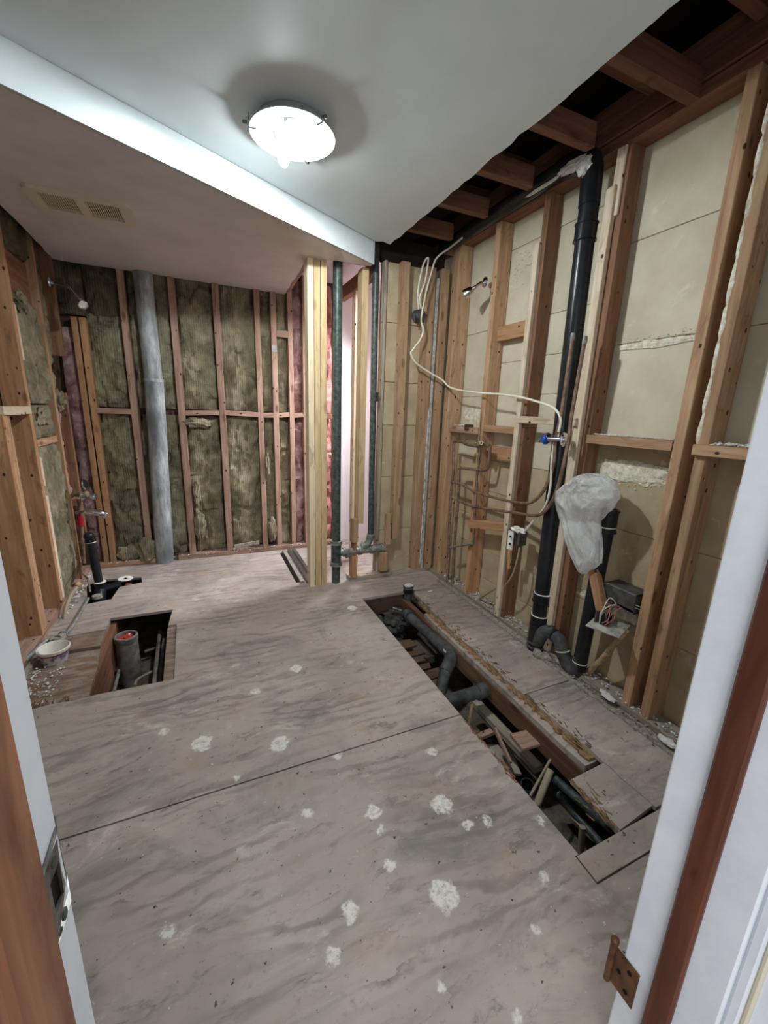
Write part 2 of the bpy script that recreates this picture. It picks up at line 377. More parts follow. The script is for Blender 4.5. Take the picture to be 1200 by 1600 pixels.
def tube(name, pts, r, mat, parent=None, n=14, hole=0.0, radii=None, cap=True):
    """round pipe along pts; hole>0 leaves an open bore of that radius at the far end"""
    pts = [V(p) for p in pts]; m = len(pts); vs_, fs = [], []
    t0 = (pts[1] - pts[0]).normalized(); up = V((0, 0, 1)) if abs(t0.z) < .9 else V((1, 0, 0))
    x = (up - t0 * up.dot(t0)).normalized()
    for i, p in enumerate(pts):
        t = ((pts[min(i + 1, m - 1)] - pts[max(i - 1, 0)])).normalized()
        x = (x - t * x.dot(t)).normalized(); y = t.cross(x)
        rr = radii[i] if radii else r
        for j in range(n):
            a = 2 * math.pi * j / n; vs_.append(p + (x * math.cos(a) + y * math.sin(a)) * rr)
    for i in range(m - 1):
        for j in range(n):
            a = i * n + j; b = i * n + (j + 1) % n; fs.append((a, b, b + n, a + n))
    fs.append(tuple(range(n - 1, -1, -1)))
    if hole:
        e = (m - 1) * n; s = len(vs_); back = pts[-1] - t * min(.06, (pts[-1] - pts[0]).length * .7)
        for base in (pts[-1], back):
            for j in range(n):
                a = 2 * math.pi * j / n; vs_.append(base + (x * math.cos(a) + y * math.sin(a)) * hole)
        for j in range(n):
            k2 = (j + 1) % n
            fs.append((e + j, e + k2, s + k2, s + j)); fs.append((s + j, s + k2, s + n + k2, s + n + j))
        fs.append(tuple(range(s + n, s + 2 * n)))
    else: fs.append(tuple(range((m - 1) * n, m * n)))
    return put(name, vs_, fs, mat, parent, smooth=True)
def collar(name, p, d, r, L, mat, parent, lip=.006, n=16):
    p = V(p); d = V(d).normalized()
    pts = [p - d * L / 2, p - d * (L / 2 - lip), p - d * (L / 2 - lip), p + d * (L / 2 - lip), p + d * (L / 2 - lip), p + d * L / 2]
    e = d * 1e-4
    pts = [pts[0], pts[1], pts[2] + e, pts[3] - e, pts[4], pts[5]]
    return tube(name, pts, r, mat, parent, n, radii=[r + lip * .6, r + lip * .6, r, r, r + lip * .6, r + lip * .6])
def lathe(name, prof, p, axis, mat, parent=None, n=24, ring=False):
    """prof = [(radius, height)...] spun about axis through p"""
    p = V(p); z = V(axis).normalized(); up = V((0, 0, 1)) if abs(z.z) < .9 else V((1, 0, 0))
    x = (up - z * up.dot(z)).normalized(); y = z.cross(x); vs_, fs = [], []
    for r, h in prof:
        for j in range(n):
            a = 2 * math.pi * j / n; vs_.append(p + z * h + (x * math.cos(a) + y * math.sin(a)) * r)
    m = len(prof)
    for i in range(m if ring else m - 1):
        for j in range(n):
            a = i * n + j; b = i * n + (j + 1) % n; k = ((i + 1) % m) * n; fs.append((a, b, k + (j + 1) % n, k + j))
    if not ring: fs.append(tuple(range(n - 1, -1, -1))); fs.append(tuple(range((m - 1) * n, m * n)))
    return put(name, vs_, fs, mat, parent, smooth=True)
def blob(name, c, s, mat, parent=None, amp=.35, fr=3.0, seed=0, sub=3):
    bm = bmesh.new(); bmesh.ops.create_icosphere(bm, subdivisions=sub, radius=1)
    for v in bm.verts:
        k = 1 + amp * noise.fractal(v.co * fr + V((seed * 7.3, seed, 0)), .8, 2.1, 4)
        v.co = V((v.co.x * s[0], v.co.y * s[1], v.co.z * s[2])) * k + V(c)
    bm.verts.index_update(); vs_ = [v.co.copy() for v in bm.verts]; fs = [tuple(v.index for v in f.verts) for f in bm.faces]; bm.free()
    return put(name, vs_, fs, mat, parent, smooth=True)
def batt(parent, fn, u0, u1, z0, z1, mat, seed, amp=.022, thick=.05, res=.016):
    """soft insulation slab: fn(u, z, depth) gives the point; lumpy face, edges tucked back"""
    nu = max(5, int((u1 - u0) / res)); nz = max(8, int((z1 - z0) / res)); vs_, fs = [], []
    for i in range(nu + 1):
        for j in range(nz + 1):
            a, b = i / nu, j / nz; u = u0 + (u1 - u0) * a; z = z0 + (z1 - z0) * b
            e = min(a, 1 - a) * (u1 - u0); ez = min(b, 1 - b) * (z1 - z0)
            tuck = math.exp(-e / .018) * .022 + math.exp(-ez / .02) * .016
            q = V((u * 6, z * 3.2, seed * 3.7))
            h = noise.fractal(q, 1.0, 2.0, 3) * amp + abs(noise.fractal(q * 2.3 + V((9, 0, 0)), .9, 2.2, 4)) * -amp * 1.5
            cr = noise.noise(V((u * 5, z * 4.2, seed * 1.9 + 40))); h -= math.exp(-(cr / .05) ** 2) * .016
            cr = noise.noise(V((u * 11, z * 7, seed * 1.3 + 70))); h -= math.exp(-(cr / .05) ** 2) * .008 * (1 if noise.noise(V((u * 3, z * 2, seed + 5.))) > 0 else 0)
            h += noise.fractal(V((u * 34, z * 26, seed)), .7, 2, 3) * amp * .22
            vs_.append(fn(u, z, thick + h - tuck))
    n1 = nz + 1
    for i in range(nu):
        for j in range(nz): fs.append((i * n1 + j, (i + 1) * n1 + j, (i + 1) * n1 + j + 1, i * n1 + j + 1))
    rim = [i * n1 for i in range(nu + 1)] + [nu * n1 + j for j in range(1, n1)] + [i * n1 + nz for i in range(nu - 1, -1, -1)] + [j for j in range(nz - 1, 0, -1)]
    s = len(vs_)
    for r in rim:
        i, j = divmod(r, n1); vs_.append(fn(u0 + (u1 - u0) * i / nu, z0 + (z1 - z0) * j / nz, 0))
    m = len(rim)
    for i in range(m): fs.append((rim[(i + 1) % m], rim[i], s + i, s + (i + 1) % m))
    fs.append(tuple(range(s + m - 1, s - 1, -1)))
    return put('insulation_batt', vs_, fs, mat, parent, smooth=True)

# ================================================================== FLOOR
floor = struct('floor', (0, 1.2, 0)); T = .016
def jag(a, b, n, amp):
    a, b = V((*a, 0)), V((*b, 0)); d = (b - a); nrm = V((-d.y, d.x, 0)).normalized()
    return [tuple((a + d * ((i + .5 + random.uniform(-.3, .3)) / n) + nrm * random.uniform(-amp, amp)).to_2d()) for i in range(n)]
hole_l = [(-.80, 1.862)] + jag((-.78, 1.862), (-.53, 1.866), 6, .012) + [(-.49, 1.867), (-.186, 1.864), (-.197, 2.40), (-.241, 2.402), (-.228, 2.60), (-.553, 2.602), (-.55, 2.47), (-.80, 2.45)]
hole_d = [tuple(PZ(x, y).to_2d()) for x, y in ((136, 944), (174, 936), (187, 917), (222, 910), (221, 902), (150, 906), (135, 912))]
prism('plywood_sheet', [[(-.90, 1.192), (.917, 1.192), (.917, 2.347), (1.596, 2.337), (1.596, 3.60), (-.95, 3.60)], hole_l, hole_d], -T, 0, 'ply', floor)
prism('plywood_sheet', [[(-.90, -1.0), (1.596, -1.0), (1.596, .510), (.899, .511), (.903, .588), (.917, .588), (.917, 1.186), (-.90, 1.186)]], -T, 0, 'ply', floor)
prism('plywood_sheet', [[(.905, .516), (1.596, .516), (1.596, .592), (1.09, .588), (.908, .586)]], -T, 0, 'ply', floor)
rag1 = [(1.262, 1.192)] + jag((1.258, 1.22), (1.258, 1.76), 16, .007) + jag((1.26, 1.78), (1.29, 2.30), 12, .006) + [(1.296, 2.331)]
prism('plywood_sheet', [rag1 + [(1.596, 2.331), (1.596, 1.192)]], -T, 0, 'ply', floor)
rag2 = [(1.276, .598)] + jag((1.278, .62), (1.268, 1.16), 14, .005) + [(1.276, 1.186)]
prism('plywood_sheet', [rag2 + [(1.596, 1.186), (1.596, .598)]], -T, 0, 'ply', floor)
# splintered plies and the old subfloor board under the right-hand strip
s1 = [(1.246, .83)] + jag((1.248, .86), (1.250, 2.04), 110, .010) + [(1.265, 2.20), (1.34, 2.20), (1.34, .83)]
prism('splintered_ply_edge', [s1], -T - .010, -T - .0005, 'ply_edge', floor)
def slivers(name, n, fn, mat, parent, l0, l1):
    vs_, fs = [], []
    for i in range(n):
        c0 = V(fn()); a = random.gauss(math.pi / 2, .35); L = random.uniform(l0, l1); d = V((math.cos(a), math.sin(a), random.uniform(-.05, .12))) * L / 2
        wv = V((-d.y, d.x, 0)).normalized() * random.uniform(.0012, .004); b = len(vs_)
        for e, k in ((-1, 1), (1, .25)):
            for q in (wv * k, V((0, 0, .0025)), -wv * k): vs_.append(c0 + d * e + q)
        for f in ((0, 1, 4, 3), (1, 2, 5, 4), (2, 0, 3, 5), (2, 1, 0), (3, 4, 5)): fs.append(tuple(b + k for k in f))
    o = put(name, vs_, fs, mat, parent); o['kind'] = 'stuff'; return o
slivers('splinters', 150, lambda: (random.gauss(1.262, .008), random.uniform(.86, 2.2), .002 + random.uniform(-.014, .002)), 'ply_edge', floor, .015, .06)
slivers('splinters', 60, lambda: (random.gauss(1.285, .012), random.uniform(.86, 2.2), .002), 'joist', floor, .008, .03)
slivers('splinters', 40, lambda: (random.gauss(.915, .005), random.uniform(.85, 1.15), .001), 'joist_red', floor, .008, .04)
slivers('splinters', 70, lambda: (random.uniform(-.78, -.56), random.gauss(1.87, .02), -.004), 'joist_red', floor, .015, .05)
s2 = [(1.222, .82)] + jag((1.219, .86), (1.226, 2.0), 16, .003) + [(1.232, 2.06), (1.36, 2.06), (1.36, .82)]
prism('subfloor_plank', [s2], -.052, -T - .011, 'ply', floor)
pt = [tuple(PZ(x, y, -.004).to_2d()) for x, y in ((892, 1218), (951, 1188), (1022, 1256), (966, 1299))]
patch = [pt[0]] + [pt[1], pt[2], pt[3]] + jag(pt[3], pt[0], 12, .004)
prism('plywood_patch', [patch], -.022, -.004, 'ply', floor)
slivers('splinters', 50, lambda: tuple(PZ(random.uniform(900, 950), random.uniform(1225, 1285), -.002)) if random.random() < .2 else tuple(PZ(*(V((888, 1222)).lerp(V((962, 1298)), random.random()) + V((random.uniform(0, 10), random.uniform(-4, 4)))), -.001)), 'ply_edge', floor, .012, .04)
# left hole: lower layer left and right
prism('subfloor_plank', [[(-.83, 1.85)] + [(-.515, 1.855)] + jag((-.513, 1.88), (-.540, 2.27), 9, .006) + [(-.545, 2.29), (-.83, 2.30)]], -.036, -T - .001, 'ply_brown', floor)
prism('subfloor_plank', [[(-.83, 2.31), (-.549, 2.302), (-.553, 2.62), (-.83, 2.62)]], -.030, -.004, 'ply_brown', floor)
prism('subfloor_plank', [[(-.232, 1.85), (-.15, 1.85), (-.15, 2.42), (-.246, 2.42)]], -.036, -T - .001, 'ply_brown', floor)
# joists below
board('floor_joist', (1.238, .3, -.102), (1.238, 2.8, -.102), .038, .095, 'joist_brown', floor, (1, 0, 0))
board('floor_joist', (-.545, .3, -.14), (-.545, 3.4, -.14), .038, .205, 'joist_red', floor, (1, 0, 0))
board('floor_joist', (.84, .3, -.14), (.84, 3.4, -.14), .038, .205, 'joist', floor, (1, 0, 0))
board('floor_joist', (-.12, .3, -.16), (-.12, 3.4, -.16), .038, .205, 'joist', floor, (1, 0, 0))
board('floor_joist', (.36, .3, -.14), (.36, 3.4, -.14), .038, .205, 'joist', floor, (1, 0, 0))
board('floor_joist', (1.56, .3, -.14), (1.56, 2.8, -.14), .038, .205, 'joist', floor, (1, 0, 0))
board('header_block', (.86, 2.36, -.08), (1.22, 2.36, -.08), .03, .12, 'joist', floor, (0, 1, 0))
# bottom of the void: lath and dirt
vd = box('void_bottom', (-1.0, .2, -.42), (1.75, 3.65, -.38), 'grime', floor)
for (a, b) in (((-1.0, .2), (1.75, .22)), ((-1.0, 3.63), (1.75, 3.65))): box('void_side', (a[0], a[1], -.40), (b[0], b[1], -.03), 'grime', floor)
for (a, b) in (((-1.0, .2), (-.98, 3.65)), ((1.73, .2), (1.75, 3.65))): box('void_side', (a[0], a[1], -.40), (b[0], b[1], -.03), 'grime', floor)

# ================================================================== RIGHT WALL (block face x=1.70, stud faces x=1.605)
XR = 1.605
wr = struct('wall_right', (1.70, 1.6, 0))
bays_r = [((.10, .909), (.34, .74, 1.14, 1.54, 1.94)), ((.911, 1.369), (.34, .74, 1.14, 1.54, 1.94)), ((1.371, 1.779), (.14, .54, .94, 1.34, 1.54, 1.74, 2.14)),
          ((1.781, 2.139), (.14, .34, .54, .74, .94, 1.14, 1.53, 1.74, 2.14)), ((2.141, 2.70), (.34, .54, .74, .94, 1.34, 1.74)), ((2.702, 3.62), (.74, 1.54))]
for (ya, yb), zj in bays_r:
    zj = (-.06,) + zj + (2.30,)
    for i in range(len(zj) - 1):
        off = random.uniform(0, .003)
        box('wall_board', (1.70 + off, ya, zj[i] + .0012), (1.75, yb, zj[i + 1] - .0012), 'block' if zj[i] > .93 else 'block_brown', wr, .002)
box('joint_backing', (1.706, .10, -.1), (1.76, 3.62, 2.44), 'ply_edge', wr)
def stud(name, y0, y1, x0, x1, z0, z1, mat, bow=0, rag=(0, 0), tilt=0):
    return board(name, ((x0 + x1) / 2, (y0 + y1) / 2, z0), ((x0 + x1) / 2, (y0 + y1) / 2 + tilt, z1), x1 - x0, y1 - y0, mat, wr, (1, 0, 0), bow=bow, rag=rag)
stud('bottom_plate', 0, 0, 0, 0, 0, 0, 'fir') if False else None
M['plate'] = wood('dusty_plate', (116, 104, 92), (156, 144, 128), (186, 176, 160), dust=.9)
board('bottom_plate', (1.643, .20, .012), (1.643, 2.70, .012), .092, .024, 'plate', wr, (1, 0, 0))
board('top_plate', (1.65, .16, 2.295), (1.65, 2.70, 2.295), .09, .042, 'joist_red', wr, (1, 0, 0))
board('rim_joist', (1.615, .16, 2.385), (1.615, 2.70, 2.385), .038, .13, 'joist_red', wr, (1, 0, 0))
stud('stud', .934, .972, XR, XR + .088, .024, 2.272, 'fir', .004)
stud('stud', .852, .888, XR, XR + .088, .024, 2.272, 'fir', rag=(0, .0))
stud('stud', .30, .338, XR, XR + .088, .024, 2.272, 'fir')
stud('stud', 1.352, 1.392, XR + .012, XR + .09, .024, 2.272, 'fir_red')
stud('furring_strip', 1.368, 1.408, XR, XR + .012, 2.03, 2.272, 'fir_pale')
stud('furring_strip', 1.385, 1.426, XR - .012, XR + .012, .024, 2.15, 'fir_pale', rag=(0, .02))
stud('stud', 1.762, 1.800, XR + .006, XR + .09, .024, 2.272, 'fir_red')
stud('furring_strip', 1.782, 1.820, XR - .016, XR + .006, .024, 2.06, 'fir_pale', rag=(0, .01))
stud('stud', 2.118, 2.16, XR, XR + .09, .80, 2.272, 'fir', .003)
stud('stud', 2.118, 2.165, XR, XR + .09, .024, .80, 'orange')
stud('stud', 2.50, 2.54, XR, XR + .09, .024, 2.272, 'fir_dusty')
stud('stud', 2.542, 2.60, XR + .004, XR + .09, .024, 2.272, 'fir_dusty')
# broken lath and rough mortar along the second stud's near edge
for i in range(9):
    z = 1.20 + i * .115
    blob('plaster_crust', (XR + .004, .889, z), (.007, .009, .066), 'effl', wr, .5, 2.5, i, 2)
# blocking between the studs
def block(y0, y1, z0, z1, x0, x1, mat, name='blocking', dz=0):
    return board(name, ((x0 + x1) / 2, y0, (z0 + z1) / 2 + dz), ((x0 + x1) / 2, y1, (z0 + z1) / 2), z1 - z0, x1 - x0, mat, wr, (0, 0, 1))
block(.974, 1.352, 1.112, 1.150, XR, XR + .09, 'fir')
block(.66, .89, 1.108, 1.146, XR - .02, XR + .07, 'fir')
block(1.402, 1.79, 1.186, 1.222, XR - .028, XR - .006, 'fir_pale', 'lath')
block(1.80, 2.118, 1.122, 1.160, XR, XR + .088, 'fir')
block(2.165, 2.50, 1.100, 1.140, XR, XR + .088, 'pinkish')
block(1.802, 2.118, 1.648, 1.728, XR + .045, XR + .085, 'orange')
block(1.802, 2.118, .958, 1.036, XR + .045, XR + .085, 'orange')
block(1.82, 2.17, .56, .62, XR - .02, XR + .02, 'orange', dz=-.07) if False else board('blocking', (XR + .0, 1.815, .590), (XR + .0, 2.165, .514), .055, .035, 'orange', wr, (0, 0, 1))
# mortar crust and dust on the blocking, efflorescence on the boards
def crumbs(name, n, fn, mat, parent, smin, smax, flat=.6):
    vs_, fs = [], []
    for i in range(n):
        c = fn(); s = random.uniform(smin, smax); base = len(vs_)
        rx = [random.uniform(.5, 1) for _ in range(6)]; a = random.uniform(0, 6.28); ca, sa = math.cos(a), math.sin(a)
        for (dx, dy, dz), q in zip(((1, 0, 0), (-1, 0, 0), (0, 1, 0), (0, -1, 0), (0, 0, 1), (0, 0, -1)), rx):
            x, y = dx * q * s, dy * q * s; vs_.append((c[0] + x * ca - y * sa, c[1] + x * sa + y * ca, c[2] + dz * q * s * flat))
        for f in ((0, 2, 4), (2, 1, 4), (1, 3, 4), (3, 0, 4), (2, 0, 5), (1, 2, 5), (3, 1, 5), (0, 3, 5)): fs.append(tuple(base + k for k in f))
    o = put(name, vs_, fs, mat, parent); o['kind'] = 'stuff'; return o
R_ = random.uniform
crumbs('mortar_dust', 260, lambda: (R_(1.61, 1.69), R_(.98, 1.34), 1.152 + R_(0, .004)), 'plaster', wr, .003, .008)
crumbs('mortar_dust', 120, lambda: (R_(1.59, 1.66), R_(.70, .84), 1.148 + R_(0, .006)), 'plaster', wr, .003, .012)
crumbs('mortar_dust', 60, lambda: (R_(1.61, 1.66), R_(2.30, 2.44), 1.143 + R_(0, .014)), 'plaster', wr, .004, .014)
box('wood_knot_offcut', (1.60, 2.262, 1.118), (1.64, 2.31, 1.158), 'joist', wr)
def band(y0, y1, z0, z1, n=300):
    crumbs('efflorescence', n, lambda: (1.699, R_(y0, y1), random.gauss((z0 + z1) / 2, (z1 - z0) / 4)), 'effl', wr, .002, .006)
for (y_, z_, a_, b_) in ((1.17, 1.00, .17, .042), (1.18, 1.525, .16, .014), (1.17, .37, .15, .03), (2.34, 1.22, .12, .05)):
    blob('efflorescence', (1.7005, y_, z_), (.004, a_, b_), 'effl', wr, .5, 3.2, y_ * 9 + z_, 4)
band(1.0, 1.35, .95, 1.05, 420); band(1.0, 1.35, 1.52, 1.56, 160); band(1.02, 1.35, .32, .42, 160); band(2.20, 2.48, 1.14, 1.30, 160); band(2.2, 2.48, 1.8, 2.06, 120); band(1.84, 2.08, 1.92, 2.12, 160)
for (px_, py_, a_, b_) in ((767, 521, .022, .04), (776, 455, .02, .03), (716, 588, .008, .016)):
    q = PX(px_, py_, 1.6995); blob('burn_mark', q, (.0012, a_, b_), 'roof', wr, .35, 2.0, px_, 3)
# ledge of dust / rubble where floor meets wall
crumbs('rubble_strip', 1500, lambda: (random.gauss(1.575, .022), R_(.55, 2.45), .003 + abs(random.gauss(0, .006))), 'dust', wr, .002, .008)
crumbs('rubble_strip', 500, lambda: (R_(1.60, 1.69), R_(.60, 2.45), .026 + abs(random.gauss(0, .006))), 'plaster', wr, .002, .010)
for (y, x) in ((1.40, 1.545), (1.36, 1.56), (1.30, 1.60), (1.25, 1.64), (.80, 1.62), (.86, 1.66)):
    blob('concrete_chunk', (x, y, .016), (.026, .03, .02), 'dust', wr, .5, 1.6, y, 2)
board('broken_plate_edge', (1.545, .55, .004), (1.545, 1.42, .004), .018, .014, 'dust', wr, (1, 0, 0))
board('broken_plate_edge', (1.568, 1.45, .006), (1.568, 2.42, .006), .03, .018, 'dust', wr, (1, 0, 0))

# ================================================================== PARTITION at far right (faces the door), y = 2.64
YP = 2.64
wp = struct('wall_partition', (1.3, YP, 0)) if False else struct('wall_middle', (1.3, YP, 0))
for i, (z0, z1) in enumerate(((-.0, .36), (.36, .76), (.76, 1.13), (1.13, 1.42), (1.42, 1.80), (1.80, 2.16))):
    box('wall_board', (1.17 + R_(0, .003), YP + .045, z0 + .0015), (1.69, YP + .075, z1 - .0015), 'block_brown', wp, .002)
box('joint_backing', (1.165, YP + .06, 0), (1.60, YP + .082, 2.16), 'block', wp)
def pstud(x0, x1, z0, z1, mat, y0=YP, y1=YP + .045, name='stud', rag=(0, 0)):
    return board(name, ((x0 + x1) / 2, (y0 + y1) / 2, z0), ((x0 + x1) / 2, (y0 + y1) / 2, z1), x1 - x0, y1 - y0, mat, wp, (1, 0, 0), rag=rag)
pstud(1.252, 1.312, .30, 2.16, 'fir_dusty', YP - .012, YP + .04)
pstud(1.150, 1.168, .03, 2.16, 'plate', YP + .03, YP + .10)
pstud(1.435, 1.508, .03, 2.16, 'fir_dusty', YP - .004, YP + .05)
pstud(1.546, 1.604, .03, 2.16, 'fir_dusty', YP - .02, YP + .04)
metal = M['bead'] = plain('dusty_metal_bead', (190, 188, 180), .6, var=(140, 138, 132), scale=30)
pstud(1.516, 1.536, .03, 2.10, 'bead', YP - .008, YP + .03, 'corner_bead')
for i in range(14): blob('plaster_crust', (1.507, YP - .010, .10 + i * .085), (.005, .005, .045), 'plaster', wp, .5, 2.5, i, 2)
q = PY(625, 830, YP - .03); pstud(1.165, 1.215, .06, .20, 'fir', YP - .03, YP + .03, 'cut_stud')
pstud(1.195, 1.235, .27, .50, 'fir', YP - .035, YP + .0, 'cut_stud')
board('bottom_plate', (.93, YP + .04, .016), (1.60, YP + .04, .016), .085, .032, 'plate', wp, (0, 1, 0))
box('top_plate', (1.13, YP + .05, 2.162), (1.60, YP + .095, 2.30), 'roof', wp)  # dark-coloured board added to stand for the shaded gap above the boards
# triple new post, cut stud, side-room door header
for i in range(3):
    pstud(.638 + i * .0412, .6755 + i * .0412, 0, 2.085, ('pine_pale', 'pine', 'pine')[i], YP + (.0, .004, .001)[i], YP + .09, 'post_board')
pstud(.985, 1.030, .40, 2.085, 'pine', YP, YP + .085, rag=(.10, 0))
pstud(.945, .985, .30, .47, 'fir', YP - .01, YP + .05, 'cut_stud')
pstud(.945, .985, .03, .20, 'orange', YP - .01, YP + .06, 'cut_stud', rag=(0, .02))
pstud(.955, .980, .18, .31, 'fir_red', YP + .0, YP + .05, 'cut_stud')
board('door_header', (1.085, 2.69, 2.095), (1.085, 3.35, 2.095), .05, .09, 'fir_red', wp, (1, 0, 0))
board('jamb_stud', (1.105, 3.05, .0), (1.105, 3.05, 2.05), .06, .07, 'fir_pale', wp, (1, 0, 0))
# side room seen through the gap
sr = struct('wall_side_room', (1.4, 3.6, 0)) if False else struct('wall_far', (1.4, 3.6, 0))
box('painted_board', (1.08, 3.60, -.02), (1.72, 3.62, 2.3), 'white_board', sr)
box('painted_board', (1.60, 2.74, 0.0), (1.615, 3.60, 2.3), 'white_board', sr)
box('painted_board', (1.17, 2.726, 0.0), (1.60, 2.738, 2.16), 'white_board', sr)

# ================================================================== BACK WALL (stud faces y=3.50)
YB = 3.50
wb = struct('wall_back', (0, 3.6, 0))
box('sheathing', (-1.0, 3.60, -.03), (1.10, 3.63, 2.4), 'joist', wb)
bx = [(-.735, -.700), (-.690, -.652), (-.446, -.404), (-.145, -.098), (.141, .187), (.435, .476), (.556, .598), (.685, .722), (.806, .845)]
dx = [-.008, -.008, 0, .008, .004, .004, .006, 0, 0]
for (a, b) in bx:
    m = 'pinkish' if a > -.6 else 'orange'
    board('stud', ((a + b) / 2, YB + .045, .03), ((a + b) / 2, YB + .045, 1.76 if a < -.6 else 2.30), b - a, .09, m, wb, (1, 0, 0), bow=R_(-.004, .004))
board('bottom_plate', (-.23, YB + .04, .02), (1.05, YB + .04, .02), .09, .04, 'pinkish', wb, (0, 1, 0))
board('bottom_plate', (-.80, YB + .04, .02), (-.36, YB + .04, .02), .09, .04, 'fir', wb, (0, 1, 0))
for i in range(len(bx) - 1):
    if i in (0, 2): continue
    board('blocking', (bx[i][1], YB + .03, 1.165 + R_(-.006, .006)), (bx[i + 1][0], YB + .03, 1.165 + R_(-.006, .006)), .038, .06, 'pinkish', wb, (0, 0, 1))
board('blocking', (.598, YB + .03, 1.79), (.685, YB + .03, 1.79), .05, .06, 'pinkish', wb, (0, 0, 1))
board('blocking', (.846, YB + .03, 1.165), (1.06, YB + .03, 1.165), .038, .06, 'fir_red', wb, (0, 0, 1))
fb = lambda u, z, d: V((u, 3.60 - d, z))
bays = [(-.650, -.448, 'wool'), (-.402, -.147, 'wool'), (-.096, .139, 'wool'), (.189, .433, 'wool'), (.478, .554, 'wool'), (.600, .683, 'wool'), (.724, .804, 'wool_dirty'), (.848, 1.06, 'wool_pink')]
for i, (a, b, m) in enumerate(bays):
    th = .068 if m == 'wool' else .075
    batt(wb, fb, a, b, .045, 1.142, m, i + 1, amp=.03, thick=th)
    zt = 1.80 if i == 0 else 2.20
    batt(wb, fb, a, b, 1.188, zt, m, i + 21, amp=.024, thick=th)
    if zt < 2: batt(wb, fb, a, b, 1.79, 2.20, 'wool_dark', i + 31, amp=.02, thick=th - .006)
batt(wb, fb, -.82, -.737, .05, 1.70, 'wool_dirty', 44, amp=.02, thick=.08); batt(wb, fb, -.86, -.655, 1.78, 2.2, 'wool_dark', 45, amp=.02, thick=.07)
blob('insulation_tuft', (-.56, 3.50, .10), (.08, .03, .06), 'wool', wb, .5, 2.4, 3); blob('insulation_tuft', (-.45, 3.49, .12), (.06, .03, .10), 'wool', wb, .5, 2.4, 5)
blob('insulation_tuft', (-.06, 3.50, .55), (.025, .03, .10), 'wool', wb, .5, 2.4, 6); blob('insulation_tuft', (-.055, 3.50, .28), (.04, .03, .12), 'wool', wb, .5, 2.4, 7)
blob('insulation_tuft', (.515, 3.495, .20), (.035, .03, .11), 'wool', wb, .4, 2.2, 8); blob('insulation_tuft', (.49, 3.50, .75), (.02, .03, .12), 'wool', wb, .5, 2.4, 9)
blob('insulation_tuft', (-.02, 3.51, 1.09), (.10, .03, .035), 'wool', wb, .5, 2.4, 11)
board('white_scrap', (.20, YB - .005, .07), (.40, YB - .005, .09), .035, .012, 'dust', wb, (0, 0, 1))
board('nail_plate', (.577, YB - .002, 1.645), (.577, YB - .002, 1.70), .04, .003, 'strike', wb, (1, 0, 0))
crumbs('plaster_crumbs', 200, lambda: (R_(-.7, .9), R_(3.44, 3.56), .042 + R_(0, .006)), 'plaster', wb, .002, .008)

# ================================================================== LEFT WALL (stud faces x=-.82)
XL = -.82
wl = struct('wall_left', (-.93, 2.0, 0))
box('sheathing', (-.96, .16, -.03), (-.93, 3.62, 2.4), 'joist', wl)
def lst(y0, y1, mat, z0=.03, z1=2.30, x0=XL, x1=-.925, name='stud', **k):
    return board(name, ((x0 + x1) / 2, (y0 + y1) / 2, z0), ((x0 + x1) / 2, (y0 + y1) / 2, z1), x0 - x1, y1 - y0, mat, wl, (1, 0, 0), **k)
lst(2.782, 2.822, 'orange')
lst(2.445, 2.485, 'orange', z1=1.15)
lst(2.487, 2.56, 'fir', z1=1.15, x0=XL - .012)
lst(2.02, 2.06, 'orange'); lst(1.60, 1.64, 'orange'); lst(1.2, 1.24, 'orange')
lst(3.225, 3.262, 'fir', x0=XL + .006)
lst(3.355, 3.392, 'fir_red', x0=-.785, z0=.25, z1=1.27)
lst(3.40, 3.44, 'fir_red', x0=-.775, z0=1.5)
lst(2.826, 2.862, 'fir_pale', z0=1.42, z1=1.70, x0=XL - .004, name='furring_strip', rag=(0, .02))
lst(2.826, 2.866, 'fir_pale', z0=.05, z1=.70, x0=XL - .002, name='furring_strip', rag=(0, .02))
lst(2.830, 2.86, 'fir_pale', z0=.74, z1=.92, x0=XL - .002, name='furring_strip', rag=(.02, .02))
board('bottom_plate', (-.872, .3, .016), (-.872, 3.5, .016), .10, .034, 'pinkish', wl, (1, 0, 0))
board('blocking', (-.845, 2.45, 1.165), (-.845, 2.80, 1.165), .040, .06, 'fir_pale', wl, (0, 0, 1))
board('blocking', (-.855, 2.86, .985), (-.855, 3.22, .985), .040, .05, 'fir', wl, (0, 0, 1))
board('blocking', (-.875, 2.822, 1.86), (-.875, 3.225, 1.86), .22, .04, 'fir_red', wl, (0, 0, 1))
board('blocking', (-.80, 3.265, .56), (-.80, 3.352, .56), .05, .04, 'fir', wl, (0, 0, 1))
fl = lambda u, z, d: V((-.93 + d, u, z))
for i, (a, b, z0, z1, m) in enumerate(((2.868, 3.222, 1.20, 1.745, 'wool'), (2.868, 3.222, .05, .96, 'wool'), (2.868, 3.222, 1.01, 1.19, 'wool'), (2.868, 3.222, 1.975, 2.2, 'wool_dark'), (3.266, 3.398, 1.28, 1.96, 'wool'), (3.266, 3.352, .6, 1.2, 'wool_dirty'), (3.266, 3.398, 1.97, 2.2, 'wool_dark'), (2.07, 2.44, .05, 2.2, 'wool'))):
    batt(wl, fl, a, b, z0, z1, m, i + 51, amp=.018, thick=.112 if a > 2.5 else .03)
blob('insulation_tuft', (-.83, 3.33, 1.22), (.04, .05, .07), 'wool', wl, .5, 2.4, 3); blob('insulation_tuft', (-.83, 2.95, 1.72), (.03, .09, .05), 'wool', wl, .5, 2.4, 4); blob('insulation_tuft', (-.83, 3.0, 1.12), (.03, .10, .06), 'wool', wl, .5, 2.4, 9)
